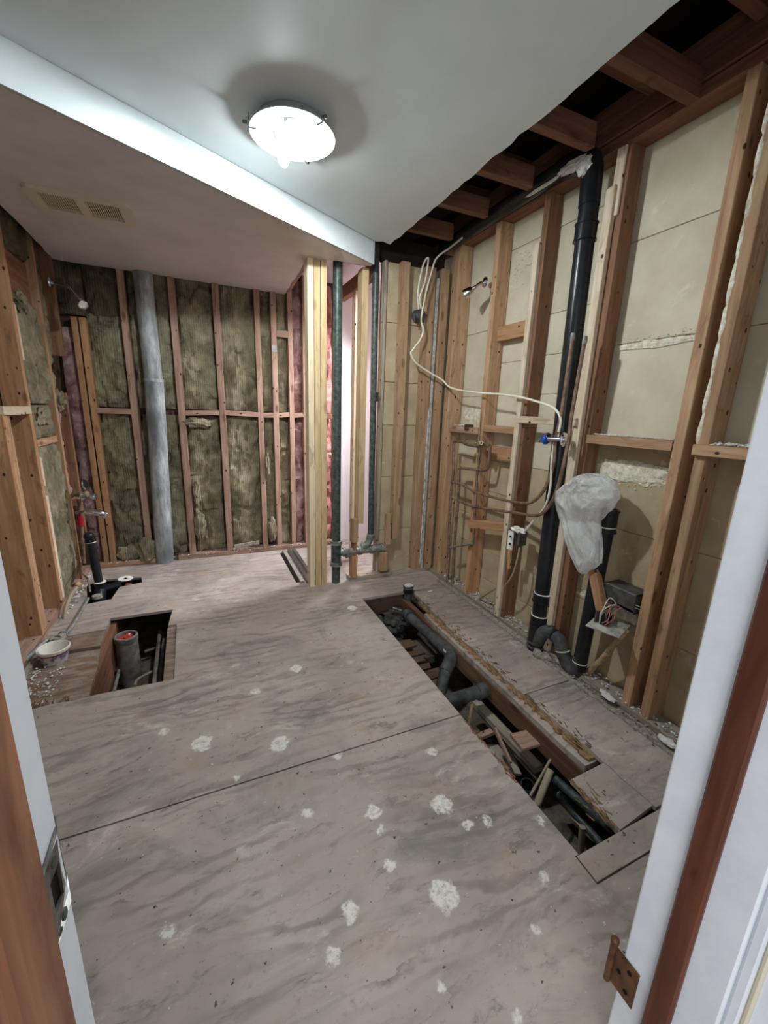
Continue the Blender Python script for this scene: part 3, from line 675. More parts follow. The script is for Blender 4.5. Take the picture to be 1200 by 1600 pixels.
crumbs('plaster_crumbs', 130, lambda: (R_(-.81, -.66), R_(1.87, 2.20), -.013 + R_(0, .004)), 'plaster', wl, .003, .010)
crumbs('plaster_crumbs', 90, lambda: (R_(-.82, -.78), R_(2.7, 3.4), .003 + R_(0, .005)), 'plaster', wl, .003, .012)

# ================================================================== CEILING
ce = struct('ceiling', (0, 1.5, 2.21)); ZC, ZS = 2.205, 2.085
fa = (-.454, 1.739); fbp = (1.031, 2.562); sl = (fbp[1] - fa[1]) / (fbp[0] - fa[0])
fy = lambda x: fa[1] + (x - fa[0]) * sl
edge = [(1.128, .16)] + jag((1.126, .2), (1.126, 2.5), 46, .006) + [(1.126, 2.55)]
prism('drywall', [edge + [(1.07, 2.53), (1.031, 2.562 - .01), (-.9, fy(-.9)), (-.9, .16)]], ZC, ZC + .013, 'drywall', ce)
# diagonal bulkhead face and its underside
bk = V((-sl, 1, 0)).normalized() * .013
pts = [(-.9, fy(-.9)), (1.031, fy(1.031)), (1.031 + bk.x, fy(1.031) + bk.y), (-.9 + bk.x, fy(-.9) + bk.y)]
prism('bulkhead_face', [pts], ZS, ZC + .013, 'drywall', ce)
sp = [(-.95, fy(-.95) + .012), (1.022, fy(1.022) + .010), (1.022, 2.60)] + jag((1.0, 2.615), (.80, 2.61), 6, .006) + [(.76, 2.64), (.641, 2.645), (.647, 2.75)] + jag((.65, 2.8), (.672, 3.5), 9, .005) + [(.674, 3.535)] + jag((.6, 3.53), (-.75, 3.50), 16, .006) + [(-.78, 3.49)] + jag((-.775, 3.4), (-.775, 2.4), 10, .005) + [(-.80, 2.2), (-.95, 2.2)]
prism('bulkhead_underside', [sp], ZS, ZS + .013, 'soffit', ce)
board('bulkhead_framing', (.665, 2.70, ZS + .035), (.69, 3.53, ZS + .035), .038, .04, 'pinkish', ce, (1, 0, 0))
board('bulkhead_framing', (.76, 2.665, ZS + .05), (1.05, 2.665, ZS + .05), .05, .06, 'joist', ce, (0, 0, 1))
box('alcove_ceiling', (.68, 2.745, 2.235), (1.59, 3.60, 2.25), 'white_board', ce)
# exposed joists and attic
for y in (.46, .79, 1.115, 1.447, 1.78, 2.112, 2.455):
    board('ceiling_joist', (-.8, y, 2.305), (1.592 if y < 1.4 else 1.50, y, 2.305), .040, .085, 'joist_red', ce, (0, 1, 0), rag=(0, .008))
for y in (.62, .95, 1.28, 1.61, 1.95, 2.28):
    board('upper_joist', (.2, y, 2.43), (1.66, y, 2.43), .040, .09, 'joist_red', ce, (0, 1, 0))
board('cross_strip', (1.30, .2, 2.53), (1.30, 2.7, 2.53), .05, .03, 'joist', ce, (1, 0, 0))
board('cross_strip', (1.38, .2, 2.535), (1.38, 2.7, 2.535), .04, .03, 'joist', ce, (1, 0, 0))
board('hanger_strip', (1.10, .3, 2.240), (1.10, 2.5, 2.240), .05, .04, 'joist', ce, (1, 0, 0), bow=.01)
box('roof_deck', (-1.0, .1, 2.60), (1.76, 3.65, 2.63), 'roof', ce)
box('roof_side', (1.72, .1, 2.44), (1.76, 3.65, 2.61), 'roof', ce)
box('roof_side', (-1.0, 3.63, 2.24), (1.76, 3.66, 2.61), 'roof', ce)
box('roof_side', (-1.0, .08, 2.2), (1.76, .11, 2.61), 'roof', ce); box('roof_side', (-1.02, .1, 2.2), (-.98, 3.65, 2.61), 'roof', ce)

# ================================================================== DOOR FRAME AND FRONT WALL
wf = struct('wall_front', (0, .23, 0))
box('drywall_face', (-.96, .175, 0), (-.13, .288, 2.25), 'paint', wf); box('drywall_face', (.67, .175, 0), (1.76, .288, 2.25), 'paint', wf); box('drywall_face', (-.13, .175, 2.06), (.67, .288, 2.25), 'paint', wf)
dr = struct('door_1', (.27, .23, 0))
JL, JR = -.112, .652
box('jamb', (JL - .018, .163, 0), (JL, .300, 2.06), 'paint', dr, .003); box('jamb', (JR, .163, 0), (JR + .018, .300, 2.06), 'paint', dr, .003); box('head_jamb', (JL, .163, 2.04), (JR, .300, 2.06), 'paint', dr)
board('door_stop', (JL + .006, .2165, 0), (JL + .006, .2165, 2.04), .012, .053, 'trim_light', dr, (1, 0, 0), .003)
board('door_stop', (JR - .006, .2290, 0), (JR - .006, .2290, 2.04), .012, .036, 'trim', dr, (1, 0, 0), .004)
board('door_stop', (JL, .222, 2.034), (JR, .222, 2.034), .012, .04, 'trim', dr, (0, 0, 1), .003)
# strike plate with latch hole and bent lip
def plate(name, pts2, holes, fn, t, mat, parent):
    loops = [[V((a, b, 0)) for a, b in lp] for lp in [pts2] + holes]; flat = [p for lp in loops for p in lp]; n = len(flat)
    tri = tessellate_polygon(loops); vs_ = [fn(p.x, p.y, 0) for p in flat] + [fn(p.x, p.y, t) for p in flat]; fs = []
    for a in tri: fs += [tuple(a), tuple(i + n for i in a)]
    s = 0
    for lp in loops:
        m = len(lp)
        for i in range(m): a, b = s + i, s + (i + 1) % m; fs.append((a, b, b + n, a + n))
        s += m
    o = put(name, vs_, fs, mat, parent)
    bm = bmesh.new(); bm.from_mesh(o.data); bmesh.ops.recalc_face_normals(bm, faces=bm.faces); bm.to_mesh(o.data); bm.free(); return o
fs_ = lambda a, b, t: V((JL + .0012 + t * .002 + max(0, a - .298) * -.6, a, b))
st = plate('strike_plate', [(.258, .868), (.290, .866), (.309, .868), (.313, .905), (.309, .926), (.290, .930), (.258, .928)], [[(.266, .888), (.282, .886), (.284, .912), (.266, .914)]], fs_, 1, 'strike', dr)
box('latch_hole', (JL - .004, .266, .886), (JL + .0008, .284, .914), 'dark', st, 0)
for z in (.875, .922): lathe('screw', [(.004, 0), (.004, .0012), (.002, .002)], (JL + .0032, .275, z), (1, 0, 0), 'steel', st, 10)
fh = lambda a, b, t: V((JR - .001 - t * .002, a, b))
hg = plate('hinge', [(.268, .176), (.312, .176), (.312, .262), (.268, .262)], [], fh, 1, 'bronze', dr)
tube('hinge_knuckle', [(JR - .004, .317, .172), (JR - .004, .317, .270)], .006, 'bronze', hg, 12); lathe('hinge_pin', [(.0075, 0), (.0075, .006), (.003, .010)], (JR - .004, .317, .270), (0, 0, 1), 'bronze', hg, 12)
for (y, z) in ((.283, .195), (.283, .243), (.300, .219)): lathe('screw_hole', [(.004, 0), (.004, .001)], (JR - .0035, y, z), (-1, 0, 0), 'dark', hg, 10)
tr = struct('trim_1', (JR + .04, .15, 0)); box('casing', (JR + .006, .146, 0), (JR + .066, .163, 2.1), 'paint', tr, .004); box('casing_bead', (JR + .008, .139, 0), (JR + .02, .147, 2.1), 'cream', tr, .003)
tr2 = struct('trim_2', (JL - .04, .15, 0)); box('casing', (JL - .066, .146, 0), (JL - .006, .163, 2.1), 'paint', tr2, .004)

# ================================================================== CEILING LIGHT
lx, ly = .373, 1.738
cl = thing('ceiling_light', (lx, ly, ZC), 'round white flush ceiling light with shade removed and bare bulbs glowing', 'light')
lathe('base_pan', [(.115, 0), (.122, -.004), (.128, -.018), (.128, -.020), (.120, -.020), (.116, -.006), (.02, -.004)], (lx, ly, ZC), (0, 0, 1), 'pan', cl, 48)
lathe('reflector_ring', [(.092, -.018), (.094, -.034), (.150, -.040), (.151, -.036), (.132, -.018)], (lx, ly, ZC), (0, 0, 1), 'pan', cl, 56, True)
lathe('mirror_bowl', [(.012, -.006), (.050, -.008), (.072, -.018), (.094, -.034), (.091, -.035), (.070, -.021), (.048, -.012), (.012, -.010)], (lx, ly, ZC), (0, 0, 1), 'glass_blue', cl, 32)
def bulb(p, q, r, m):
    p, q = V(p), V(q); ax = (q - p); L = ax.length; ax.normalize(); f = L / .092
    s_ = lathe('lamp_socket', [(.014, -.04), (.016, -.02), (.013, 0)], p, ax, 'white_plastic', cl, 16)
    return lathe('bulb', [(.011, -.002), (.013, .012 * f), (r * .72, .030 * f), (r, .050 * f), (r * .96, .064 * f), (r * .72, .080 * f), (r * .3, .090 * f), (.002, L)], p, ax, m, s_, 20)
bulb(PZ(462, 196, ZC - .026), PZ(494, 217, ZC - .034), .027, 'bulb')
bulb(PZ(438, 226, ZC - .052), PZ(446, 262, ZC - .112), .020, 'bulb_low')
for a in (178, 298, 58):
    a = math.radians(a); d = V((math.cos(a), math.sin(a), 0)); p = V((lx, ly, ZC - .038)) + d * .148
    k = tube('spring_clip', [p - d * .022 + V((0, 0, -.006)), p + V((0, 0, -.007)), p + d * .012 + V((0, 0, .004)), p + d * .010 + V((0, 0, .018))], .0035, 'chrome', cl, 8)
    lathe('clip_screw', [(.005, 0), (.006, .012), (.003, .016)], p + d * .008 + V((0, 0, .004)), d, 'steel', k, 10)
tube('hanger_wire', [(lx - .148, ly + .02, ZC - .03), (lx - .150, ly + .01, ZC)], .0012, 'steel', cl, 6)

# ================================================================== EXHAUST GRILLE in the bulkhead underside
g = [PZ(x, y, ZS) for x, y in ((35, 283), (208, 322), (210, 350), (60, 322))]
gx0, gx1, gy0, gy1 = -.612, -.222, 2.392, 2.622
ex = thing('exhaust_grille', ((gx0 + gx1) / 2, (gy0 + gy1) / 2, ZS), 'cream plastic exhaust fan grille with two louvred panels in the low ceiling', 'vent')
mid = (gx0 + gx1) / 2
op = [[(gx0 + .045, gy0 + .03), (mid - .018, gy0 + .03), (mid - .018, gy1 - .03), (gx0 + .045, gy1 - .03)], [(mid + .018, gy0 + .03), (gx1 - .045, gy0 + .03), (gx1 - .045, gy1 - .03), (mid + .018, gy1 - .03)]]
prism('grille_frame', [[(gx0 + .02, gy0), (gx1 - .02, gy0), (gx1, gy0 + .02), (gx1, gy1 - .02), (gx1 - .02, gy1), (gx0 + .02, gy1), (gx0, gy1 - .02), (gx0, gy0 + .02)]] + op, ZS - .016, ZS, 'cream', ex, True)
for o_ in op:
    x0, x1 = o_[0][0], o_[1][0]; n = 15; vs_, fs = [], []
    for i in range(n):
        x = x0 + (x1 - x0) * (i + .5) / n; b = len(vs_)
        for (dx_, dz) in ((-.0022, -.013), (.0022, -.013), (.0022, -.009), (-.0022, -.009)):
            for y in (gy0 + .03, gy1 - .03): vs_.append((x + dx_, y, ZS + dz))
        for k in range(4): fs.append((b + k * 2, b + (k * 2 + 2) % 8, b + (k * 2 + 3) % 8, b + k * 2 + 1))
    sl_ = put('louvre_slats', vs_, fs, 'cream', ex); sl_['kind'] = 'stuff'
    box('dark_duct', (x0, gy0 + .03, ZS - .0025), (x1, gy1 - .03, ZS - .001), 'dark', ex, 0)

# ================================================================== PIPES ON THE BACK AND MIDDLE WALLS
def vp(px_, py_, Y): return PY(px_, py_, Y)
Yg = 3.50
t0, t1, t2, t3 = vp(223, 425, Yg), vp(240, 595, Yg), vp(247, 660, Yg), vp(257, 872, Yg)
gp = thing('vent_duct', (t3.x, Yg, 0), 'mottled grey round vent duct standing against the insulated back wall', 'pipe')
tube('duct_section', [V((t1.x, Yg, t1.z)), V((t0.x - .004, Yg, 2.25))], .060, 'galv', gp, 20)
tube('duct_section', [V((t3.x, Yg, -.05)), V((t1.x + .002, Yg, t1.z + .01))], .064, 'galv', gp, 20)
tube('duct_seam', [V((t1.x, Yg, t1.z + .012)), V((t1.x, Yg, t1.z - .008))], .067, 'galv', gp, 20)
blob('mortar_smear', (t2.x - .005, Yg - .058, .80), (.03, .008, .10), 'plaster', gp, .6, 2.2, 4, 2) if False else None

YI = 2.70
iv = thing('cast_iron_vent', (.833, YI - .02, 0), 'pair of tall dark green-grey vent pipes joined by a pale wye beside the new post', 'pipe')
xa = .833; Ya = 2.665
tube('tall_pipe', [(xa, Ya, -.10), (xa, Ya, 2.20)], .030, 'iron', iv, 18)
hf_ = tube('hub_fitting', [(xa, Ya, .14), (xa, Ya, .31)], .036, 'iron', iv, 18)
for z in (.145, .305): collar('hub_ring', (xa, Ya, z), (0, 0, 1), .041, .026, 'iron_grey', hf_)
b0, b1 = PY(588, 385, 2.67), PY(579, 838, 2.67)
vp2 = tube('vent_pipe', [b1, V((b0.x, 2.67, 2.26))], .022, 'iron', iv, 16)
pm = PY(585, 620, 2.67); collar('coupling', pm, (0, 0, 1), .028, .06, 'iron', vp2)
e0 = PY(577, 845, 2.67); e1 = PY(560, 860, 2.67); e2 = PY(535, 868, 2.67)
collar('coupling', b1 + V((0, 0, .0)), (b0 - b1), .028, .03, 'iron_grey', iv)
tube('elbow', fillet([b1 + V((0, 0, .02)), e0 + V((0, 0, -.01)), e1, e2 + V((.02, 0, .0))], .03), .026, 'iron_grey', iv, 16)
collar('coupling', (e0 + e1) / 2, (e1 - e0), .031, .025, 'iron_grey', iv)
w0 = V((xa + .02, Ya, .225)); w1 = PY(600, 856, 2.66)
wy_ = tube('wye_branch', [w0, w1], .026, 'iron_grey', iv, 16)
for t in (.12, .45, .72, .95): collar('coupling', w0.lerp(w1, t), (w1 - w0), .031, .022, 'iron_grey', wy_)

# ================================================================== BLACK DRAIN STACK (right wall)
ds = thing('drain_stack', (1.585, 1.48, 0), 'tall glossy black plastic drain stack turning along the ceiling above the far studs', 'pipe')
xs, ys = 1.588, 1.462
top = V((1.575, 1.497, 2.20))
tube('stack_pipe', [(xs, ys, .16), (1.578, 1.49, 2.12)], .040, 'abs', ds, 24)
tube('elbow', fillet([(1.578, 1.49, 2.10), (1.575, 1.497, 2.30), (1.56, 1.66, 2.30)], .10, 8), .043, 'abs', ds, 22)
tube('horizontal_run', [(1.56, 1.62, 2.30), (1.56, 2.66, 2.29)], .038, 'abs', ds, 20)
for p, d, L in (((1.578, 1.489, 2.00), (0, 0, 1), .07), ((xs - .001, ys + .002, .30), (0, 0, 1), .05), ((xs, ys, .17), (0, 0, 1), .06)):
    collar('coupling', p, d, .0445, L, 'abs', ds)
for z in (.325, .20): lathe('white_solvent_ring', [(.0455, -.0025), (.0462, 0), (.0455, .0025)], (xs, ys, z), (0, 0, 1), 'white_plastic', ds, 24)
tube('wye_fitting', [(xs, ys, -.10), (xs, ys, .20)], .046, 'abs', ds, 24)
for z in (.02, .045): lathe('hub_ring', [(.048, -.006), (.051, 0), (.048, .006)], (xs, ys, z), (0, 0, 1), 'abs_dusty', ds, 24)
tube('trap_bend', fillet([(xs - .01, ys - .02, .05), (xs - .02, ys - .05, .125), (xs - .01, 1.385, .150), (xs, 1.345, .135)], .05, 5), .033, 'abs_dusty', ds, 18)
collar('trap_union', (xs - .005, 1.365, .146), (0, -1, -.1), .030, .04, 'abs', ds)
tube('trap_bend', fillet([(xs, 1.355, .140), (xs, 1.315, .135), (xs + .005, 1.285, .06), (xs + .015, 1.245, .015), (xs + .018, 1.205, .02), (xs + .02, 1.200, .10)], .05, 6), .033, 'abs_dusty', ds, 18)
lathe('white_solvent_ring', [(.034, -.0025), (.0352, 0), (.034, .0025)], (xs + .004, 1.293, .085), (.0, -.4, -1), 'white_plastic', ds, 22)
lathe('white_solvent_ring', [(.034, -.0025), (.0352, 0), (.034, .0025)], (xs + .02, 1.200, .078), (0, 0, 1), 'white_plastic', ds, 22)
stp = tube('standpipe', [(xs + .02, 1.200, .04), (xs + .012, 1.172, .845)], .032, 'abs', ds, 22, hole=.027)
collar('coupling', (xs + .013, 1.173, .79), (0, 0, 1), .0365, .10, 'abs', stp)
lathe('white_solvent_ring', [(.037, -.0025), (.0385, 0), (.037, .0025)], (xs + .013, 1.174, .765), (0, 0, 1), 'white_plastic', ds, 22)
blob('plaster_smear', (1.536, 1.56, 2.268), (.018, .075, .020), 'plaster', ds, .6, 2.0, 2, 3)
blob('plaster_smear', (1.532, 1.50, 2.235), (.018, .03, .03), 'plaster', ds, .6, 2.0, 5, 3)
blob('plaster_smear', (1.533, 1.74, 2.262), (.008, .10, .006), 'plaster', ds, .6, 2.0, 8, 3)

# plastic bag over the standpipe
def make_bag():
    Xb = 1.56
    rows = [(741, 912, 926, .02), (747, 896, 954, .07), (757, 882, 967, .10), (768, 869, 973, .115), (780, 867, 973, .115), (795, 870, 964, .10), (815, 875, 944, .055), (840, 880, 945, .05), (862, 888, 946, .042), (880, 896, 943, .03), (892, 903, 928, .016), (897, 910, 916, .005)]
    n, K = 150, 8; vs_, fs = [], []
    ctr = []
    for i in range(len(rows) - 1):
        for q in range(K):
            t = q / K; t = t * t * (3 - 2 * t) * .5 + t * .5
            ctr.append(tuple(rows[i][c_] * (1 - t) + rows[i + 1][c_] * t for c_ in range(4)))
    ctr.append(rows[-1]); m = len(ctr)
    for i, (y, xl, xr, dep) in enumerate(ctr):
        a = PX(xl, y, Xb); b = PX(xr, y, Xb); cc = (a + b) / 2; u = (b - a) / 2; f = i / m
        tap = min(1, u.length / .05)
        for j in range(n):
            t = 2 * math.pi * j / n; ct, st_ = math.cos(t), math.sin(t)
            q = V((ct * 2.2, st_ * 2.2, f * 7))
            r1 = 1 - abs(noise.noise(q * .8 + V((3, 0, 0)))) * 2.2; r2 = 1 - abs(noise.noise(V((ct * 5, st_ * 5, f * 5 + 9)))) * 2.2; r3 = 1 - abs(noise.noise(V((ct * 11, st_ * 11, f * 26)))) * 2
            top = max(0, 1 - f * 2.6)
            d = (.016 * r1 + .010 * r2 + (.004 + .008 * top) * r3) * tap
            vs_.append(cc + u * ct * (.93 + .05 * r1 * tap) + V((dep * .5 * st_ + d * st_ - .004, d * ct * .6, .006 * r2 * tap)))
    for i in range(m - 1):
        for j in range(n):
            a = i * n + j; b = i * n + (j + 1) % n; fs.append((a, b, b + n, a + n))
    fs.append(tuple(range(n))); fs.append(tuple(range(m * n - 1, (m - 1) * n - 1, -1)))
    o = put('plastic_bag', vs_, fs, 'bag', None, smooth=True)
    return tag(o, 'crumpled clear plastic bag hung over the top of the black standpipe', 'bag')
bag = make_bag()
# ================================================================== COPPER / VALVES ON THE RIGHT WALL
Xc = 1.60
c = lambda x, y, X=1.60: PX(x, y, X)
sv = thing('shower_valve', c(745, 695), 'corroded brass shower valve with looped supply pipes between two studs', 'valve')
va, vb = c(728, 691, 1.585), c(765, 697, 1.585)
vd_ = (vb - va)
tube('valve_body', [va, va + vd_ * .15, va + vd_ * .16, va + vd_ * .5, va + vd_ * .51, va + vd_ * .62], .02, 'brass', sv, 14, radii=[.014, .020, .024, .024, .017, .017])
for t in (.02, .12, .22): collar('union_nut', va + vd_ * t, vd_, .019, .014, 'brass', sv)
tube('valve_arm', [va + vd_ * .6, vb], .011, 'copper', sv, 12)
tube('valve_stem', [c(752, 692, 1.585), c(752, 692, 1.53)], .012, 'brass', sv, 12, hole=.005)
lathe('stem_nut', [(.017, 0), (.017, .018), (.012, .022)], c(752, 692, 1.565), (-1, 0, -.1), 'brass', sv, 6)
pr = .0095
tube('hot_pipe', fillet([va, c(709, 689), c(709, 733), c(704, 775), c(699, 913)], .015, 4), pr, 'copper', sv, 10)
tube('cold_pipe', fillet([vb + V((0, -.005, 0)), c(763, 732), c(757, 735), c(717, 731), c(716, 780), c(710, 850), c(706, 917)], .015, 4), pr, 'copper', sv, 10)
tube('riser_pipe', fillet([c(750, 690, 1.61), c(757, 620, 1.62), c(776, 448, 1.62)], .02, 4), pr, 'copper', sv, 10)
tube('drop_pipe', fillet([c(750, 700, 1.60), c(745, 745, 1.60), c(739, 848, 1.60), c(737, 853, 1.60)], .02, 4), pr, 'copper', sv, 10)
tube('capped_stub', [c(704, 855, 1.585), c(738, 849, 1.585)], .009, 'iron_grey', sv, 12)
lathe('pipe_cap', [(.012, -.012), (.013, 0), (.012, .012)], c(738, 849, 1.585), (0, -1, 0), 'iron_grey', sv, 12)
sp_ = thing('supply_pipes', c(790, 790), 'two copper water pipes curving from the stud hole up to the black stack', 'pipe')
for (a, b_, n_) in (([(705, 753), (722, 757), (742, 768), (775, 778), (805, 785)], [(805, 785), (830, 785), (850, 765), (865, 725), (868, 690), (878, 640), (895, 525)], 'upper'),
                    ([(711, 779), (735, 790), (770, 796), (803, 801)], [(803, 801), (840, 805), (858, 790), (872, 760), (888, 690), (893, 650), (914, 530)], 'lower')):
    pa = spline([c(x, y, 1.592) for x, y in a], 5)
    tube('copper_pipe', pa, .0085, 'copper', sp_, 10)
    pb_ = spline([c(b_[0][0], b_[0][1], 1.592)] + [c(x, y, 1.535) for x, y in b_[1:]], 6)
    tb = tube('copper_pipe', pb_, .0085, 'copper', sp_, 10)
    lathe('pipe_cap', [(.010, -.02), (.011, -.005), (.009, .012)], pb_[-1], (0, 0, 1), 'iron_grey', sp_, 12)
sto = thing('stop_valve', c(862, 686, 1.53), 'chrome stop valve with a blue oval handle clipped to the black stack', 'valve')
h0 = c(842, 686, 1.50); h1 = c(881, 687, 1.535)
lathe('escutcheon', [(.002, 0), (.030, .002), (.034, .008), (.030, .014), (.012, .018)], c(884, 687, 1.54), (h0 - h1), 'chrome', sto, 24)
lathe('escutcheon', [(.002, 0), (.022, .002), (.026, .008), (.012, .016)], c(858, 684, 1.52), (h0 - h1), 'chrome', sto, 24)
tube('valve_body', [c(884, 687, 1.535), c(856, 686, 1.51)], .011, 'chrome', sto, 12)
lathe('blue_handle', [(.008, 0), (.022, .004), (.024, .014), (.016, .024), (.006, .026)], c(856, 687, 1.51), (h0 - h1), 'blue', sto, 14)
for i in range(6):
    tube('braided_tail', spline([c(850, 686, 1.505) + V((R_(-.01, .01), R_(0, .01), R_(-.012, .012))), c(846, 683 + i, 1.50), c(842, 684 + i * 1.3, 1.495)], 3), .003, 'steel', sto, 6)
tube('supply_tail', [c(872, 672, 1.54), c(872, 690, 1.54)], .008, 'chrome', sto, 10)

# shower heads
def shower(root, base, wall_dir, pts, head_dir):
    lathe('escutcheon', [(.030, 0), (.028, .006), (.016, .012), (.010, .014)], base, wall_dir, 'chrome', root, 24)
    p = spline(pts, 6); arm = tube('shower_arm', p, .0085, 'chrome', root, 12)
    e = p[-1]; d = V(head_dir).normalized()
    tube('swivel', [e - d * .004, e + d * .02], .011, 'chrome', arm, 12)
    lathe('spray_head', [(.013, .014), (.019, .020), (.025, .048), (.026, .070), (.023, .072), (.020, .066)], e, d, 'chrome', arm, 20)
q0 = c(758, 441, 1.605)
sh = thing('wall_shower', q0, 'chrome shower head on a short arm on the tan right wall', 'shower', 'wall showers')
e_ = PX(742, 449, 1.535)
shower(sh, q0, (-1, .15, 0), [q0, PX(752, 442, 1.575), PX(748, 444, 1.56), e_], (PX(736, 453, 1.52) - e_))
lathe('drop_ear_elbow', [(.014, 0), (.016, .02), (.012, .03)], c(770, 445, 1.62), (0, 1, .1), 'copper', sh, 12)
Ys = 3.33
l0 = V((-.775, Ys, PY(92, 443, Ys).z))
s2_ = thing('wall_shower', l0, 'chrome shower head on a bent arm in the dark left corner', 'shower', 'wall showers')
l3 = PY(122, 466, 3.12)
shower(s2_, l0, (1, -.1, 0), [l0, PY(104, 447, 3.25), PY(114, 456, 3.17), l3], (PY(132, 480, 3.06) - l3))

# cables
def wire(name, pts, r, mat, label, cat='cable', n=8, k=7):
    o = tube(name, spline(pts, k), r, mat, None, n); return tag(o, label, cat)
wr_pts = [PX(722, 372, 1.53), PX(702, 388, 1.54)] + [PY(x, y, 2.575) for x, y in ((690, 396), (680, 407), (673, 430), (666, 455), (661, 480), (658, 500), (661, 515), (657, 530), (646, 545), (642, 553), (650, 567), (668, 580))] + [PX(690, 593, 1.545), PX(705, 606, 1.555), PX(740, 613, 1.565), PX(780, 616, 1.565), PX(815, 621, 1.56), PX(850, 631, 1.55), PX(868, 640, 1.535), PX(876, 655, 1.53), PX(873, 675, 1.53)]
wire('electrical_cable', wr_pts, .0058, 'cable', 'long white electrical cable sagging from the corner ceiling across the right wall studs')
jb = thing('junction_box', PY(655, 493, YP + .01), 'grey octagonal junction box with looped cables in the far right corner', 'electrical box')
jp = PY(655, 493, YP + .0)
lathe('box_cover', [(.002, .026), (.036, .026), (.040, .020), (.042, -.03), (.002, -.03)], jp, (0.2, -1, 0), 'steel', jb, 8)
lathe('cover_screw', [(.004, .026), (.004, .03)], jp + V((.01, 0, .015)), (.2, -1, 0), 'chrome', jb, 8)
tube('cable_loop', spline([jp + V((-.01, -.01, .03)), PY(653, 455, 2.60), PY(661, 415, 2.59), PY(668, 403, 2.58), PY(669, 410, 2.58), PY(664, 440, 2.58), PY(656, 465, 2.59), jp + V((.01, -.012, .03))], 7), .0058, 'cable', jb, 8)
tube('knockout_clamp', [jp + V((-.045, -.01, .0)), jp + V((-.045, -.03, -.05))], .006, 'steel', jb, 8)

ob = thing('outlet_box', PX(805, 845, 1.575), 'white switch box with torn paper and cables nailed to the stud beside the stack', 'electrical box')
Xo = 1.57
oc = PX(805, 842, Xo)
board('box_body', oc + V((.03, 0, -.035)), oc + V((.03, 0, .045)), .06, .055, 'steel', ob, (1, 0, 0), .004)
dp_ = board('device_plate', PX(796, 858, Xo - .02), PX(799, 830, Xo - .02), .034, .012, 'white_plastic', ob, (.3, -1, 0), .003)
for t in (.3, .7): box('receptacle_slot', PX(796, 858, Xo - .03).lerp(PX(799, 830, Xo - .03), t) + V((-.004, -.006, -.006)), PX(796, 858, Xo - .03).lerp(PX(799, 830, Xo - .03), t) + V((.0, .006, .006)), 'dark', dp_, 0)
blob('torn_paper', PX(810, 828, Xo), (.028, .040, .016), 'white_plastic', ob, .7, 2.2, 2, 3)
tube('lower_cable', spline([PX(812, 855, Xo + .01), PX(808, 875, Xo), PX(800, 900, Xo), PX(788, 916, Xo + .01)], 6), .0055, 'cable_grey', ob, 8)
tube('upper_cable', spline([PX(866, 690, 1.535), PX(862, 720, 1.53), PX(860, 760, 1.535), PX(852, 790, 1.545), PX(835, 812, 1.56), PX(818, 832, Xo)], 6), .0055, 'cable', ob, 8)
board('wood_backer', PX(795, 888, 1.583), PX(797, 855, 1.583), .02, .018, 'orange', ob, (0, 1, 0))
wire('cable_stub', [PX(745, 944, 1.66), PX(750, 936, 1.63), PX(757, 930, 1.61), PX(775, 919, 1.60)], .0065, 'cable_grey', 'grey cut cable end poking up from the right wall bottom plate')

eb = thing('electrical_box', PX(975, 930, 1.64), 'square dusty steel electrical box hung between studs with its wires pulled out', 'electrical box')
A0 = PX(944, 915, 1.60); A1 = PX(993, 916, 1.60); A2 = PX(990, 949, 1.60)
bc = (A0 + A2) / 2
yb0, yb1, zb0, zb1 = .990, 1.138, .432, .520
for (a, b) in (((1.60, yb0, zb1 - .004), (1.69, yb1, zb1)), ((1.60, yb0, zb0), (1.69, yb1, zb0 + .004)), ((1.60, yb0, zb0), (1.69, yb0 + .004, zb1)), ((1.60, yb1 - .004, zb0), (1.69, yb1, zb1)), ((1.686, yb0, zb0), (1.69, yb1, zb1))):
    box('box_side', a, b, 'steel', eb, .001)
box('box_front', (1.594, yb0, zb0 + .02), (1.600, yb1, zb1), 'steel', eb, .001)
for dz in (-.008, .004): tube('mounting_nail', [(1.615, .972, .470 + dz), (1.60, 1.0, .474 + dz)], .002, 'chrome', eb, 6)
random.seed(3)
for i in range(9):
    s = V((1.60, R_(1.02, 1.10), R_(.43, .445))); e = V((R_(1.52, 1.56), R_(1.03, 1.10), .345))
    tube('wire', spline([s, s + V((-.035, R_(-.02, .02), R_(-.01, .03))), (s + e) / 2 + V((-.03, R_(-.03, .03), R_(-.01, .02))), e], 5), .0022, ('wire_red', 'steel', 'white_plastic', 'wire_red')[i % 4], eb, 6)
op_ = [PX(911, 975, 1.57), PX(940, 968, 1.62), PX(987, 975, 1.58), PX(957, 987, 1.52)]
zc = sum(p.z for p in op_) / 4; pc = sum(op_, V()) / 4
ou = thing('outlet_plate', pc, 'pale square cover plate with a dark receptacle dangling under the steel box', 'outlet')
cc = PX(950, 977, 1.56); ang = .35
cr = [cc + Matrix.Rotation(ang, 3, 'Z') @ V((a, b, 0)) for a, b in ((-.075, -.066), (.075, -.066), (.075, .066), (-.075, .066))]
prism('cover_plate', [[(p.x, p.y) for p in cr]], cc.z - .004, cc.z, 'bead', ou, True)
rc = cc + V((0, .015, 0))
rcp = board('receptacle', rc + V((0, 0, .0)), rc + V((.006, 0, .042)), .05, .030, 'dark', ou, (math.cos(ang), math.sin(ang), 0), .004)
board('mounting_yoke', rc + V((-.02, .026, .002)), rc + V((-.02, .026, .05)), .03, .006, 'steel', ou, (1, 0, 0), .001)
for a in (-.015, .015): lathe('terminal_screw', [(.005, 0), (.005, .004)], rc + V((a, -.018, .022)), (0, -1, 0), 'brass', rcp, 8)
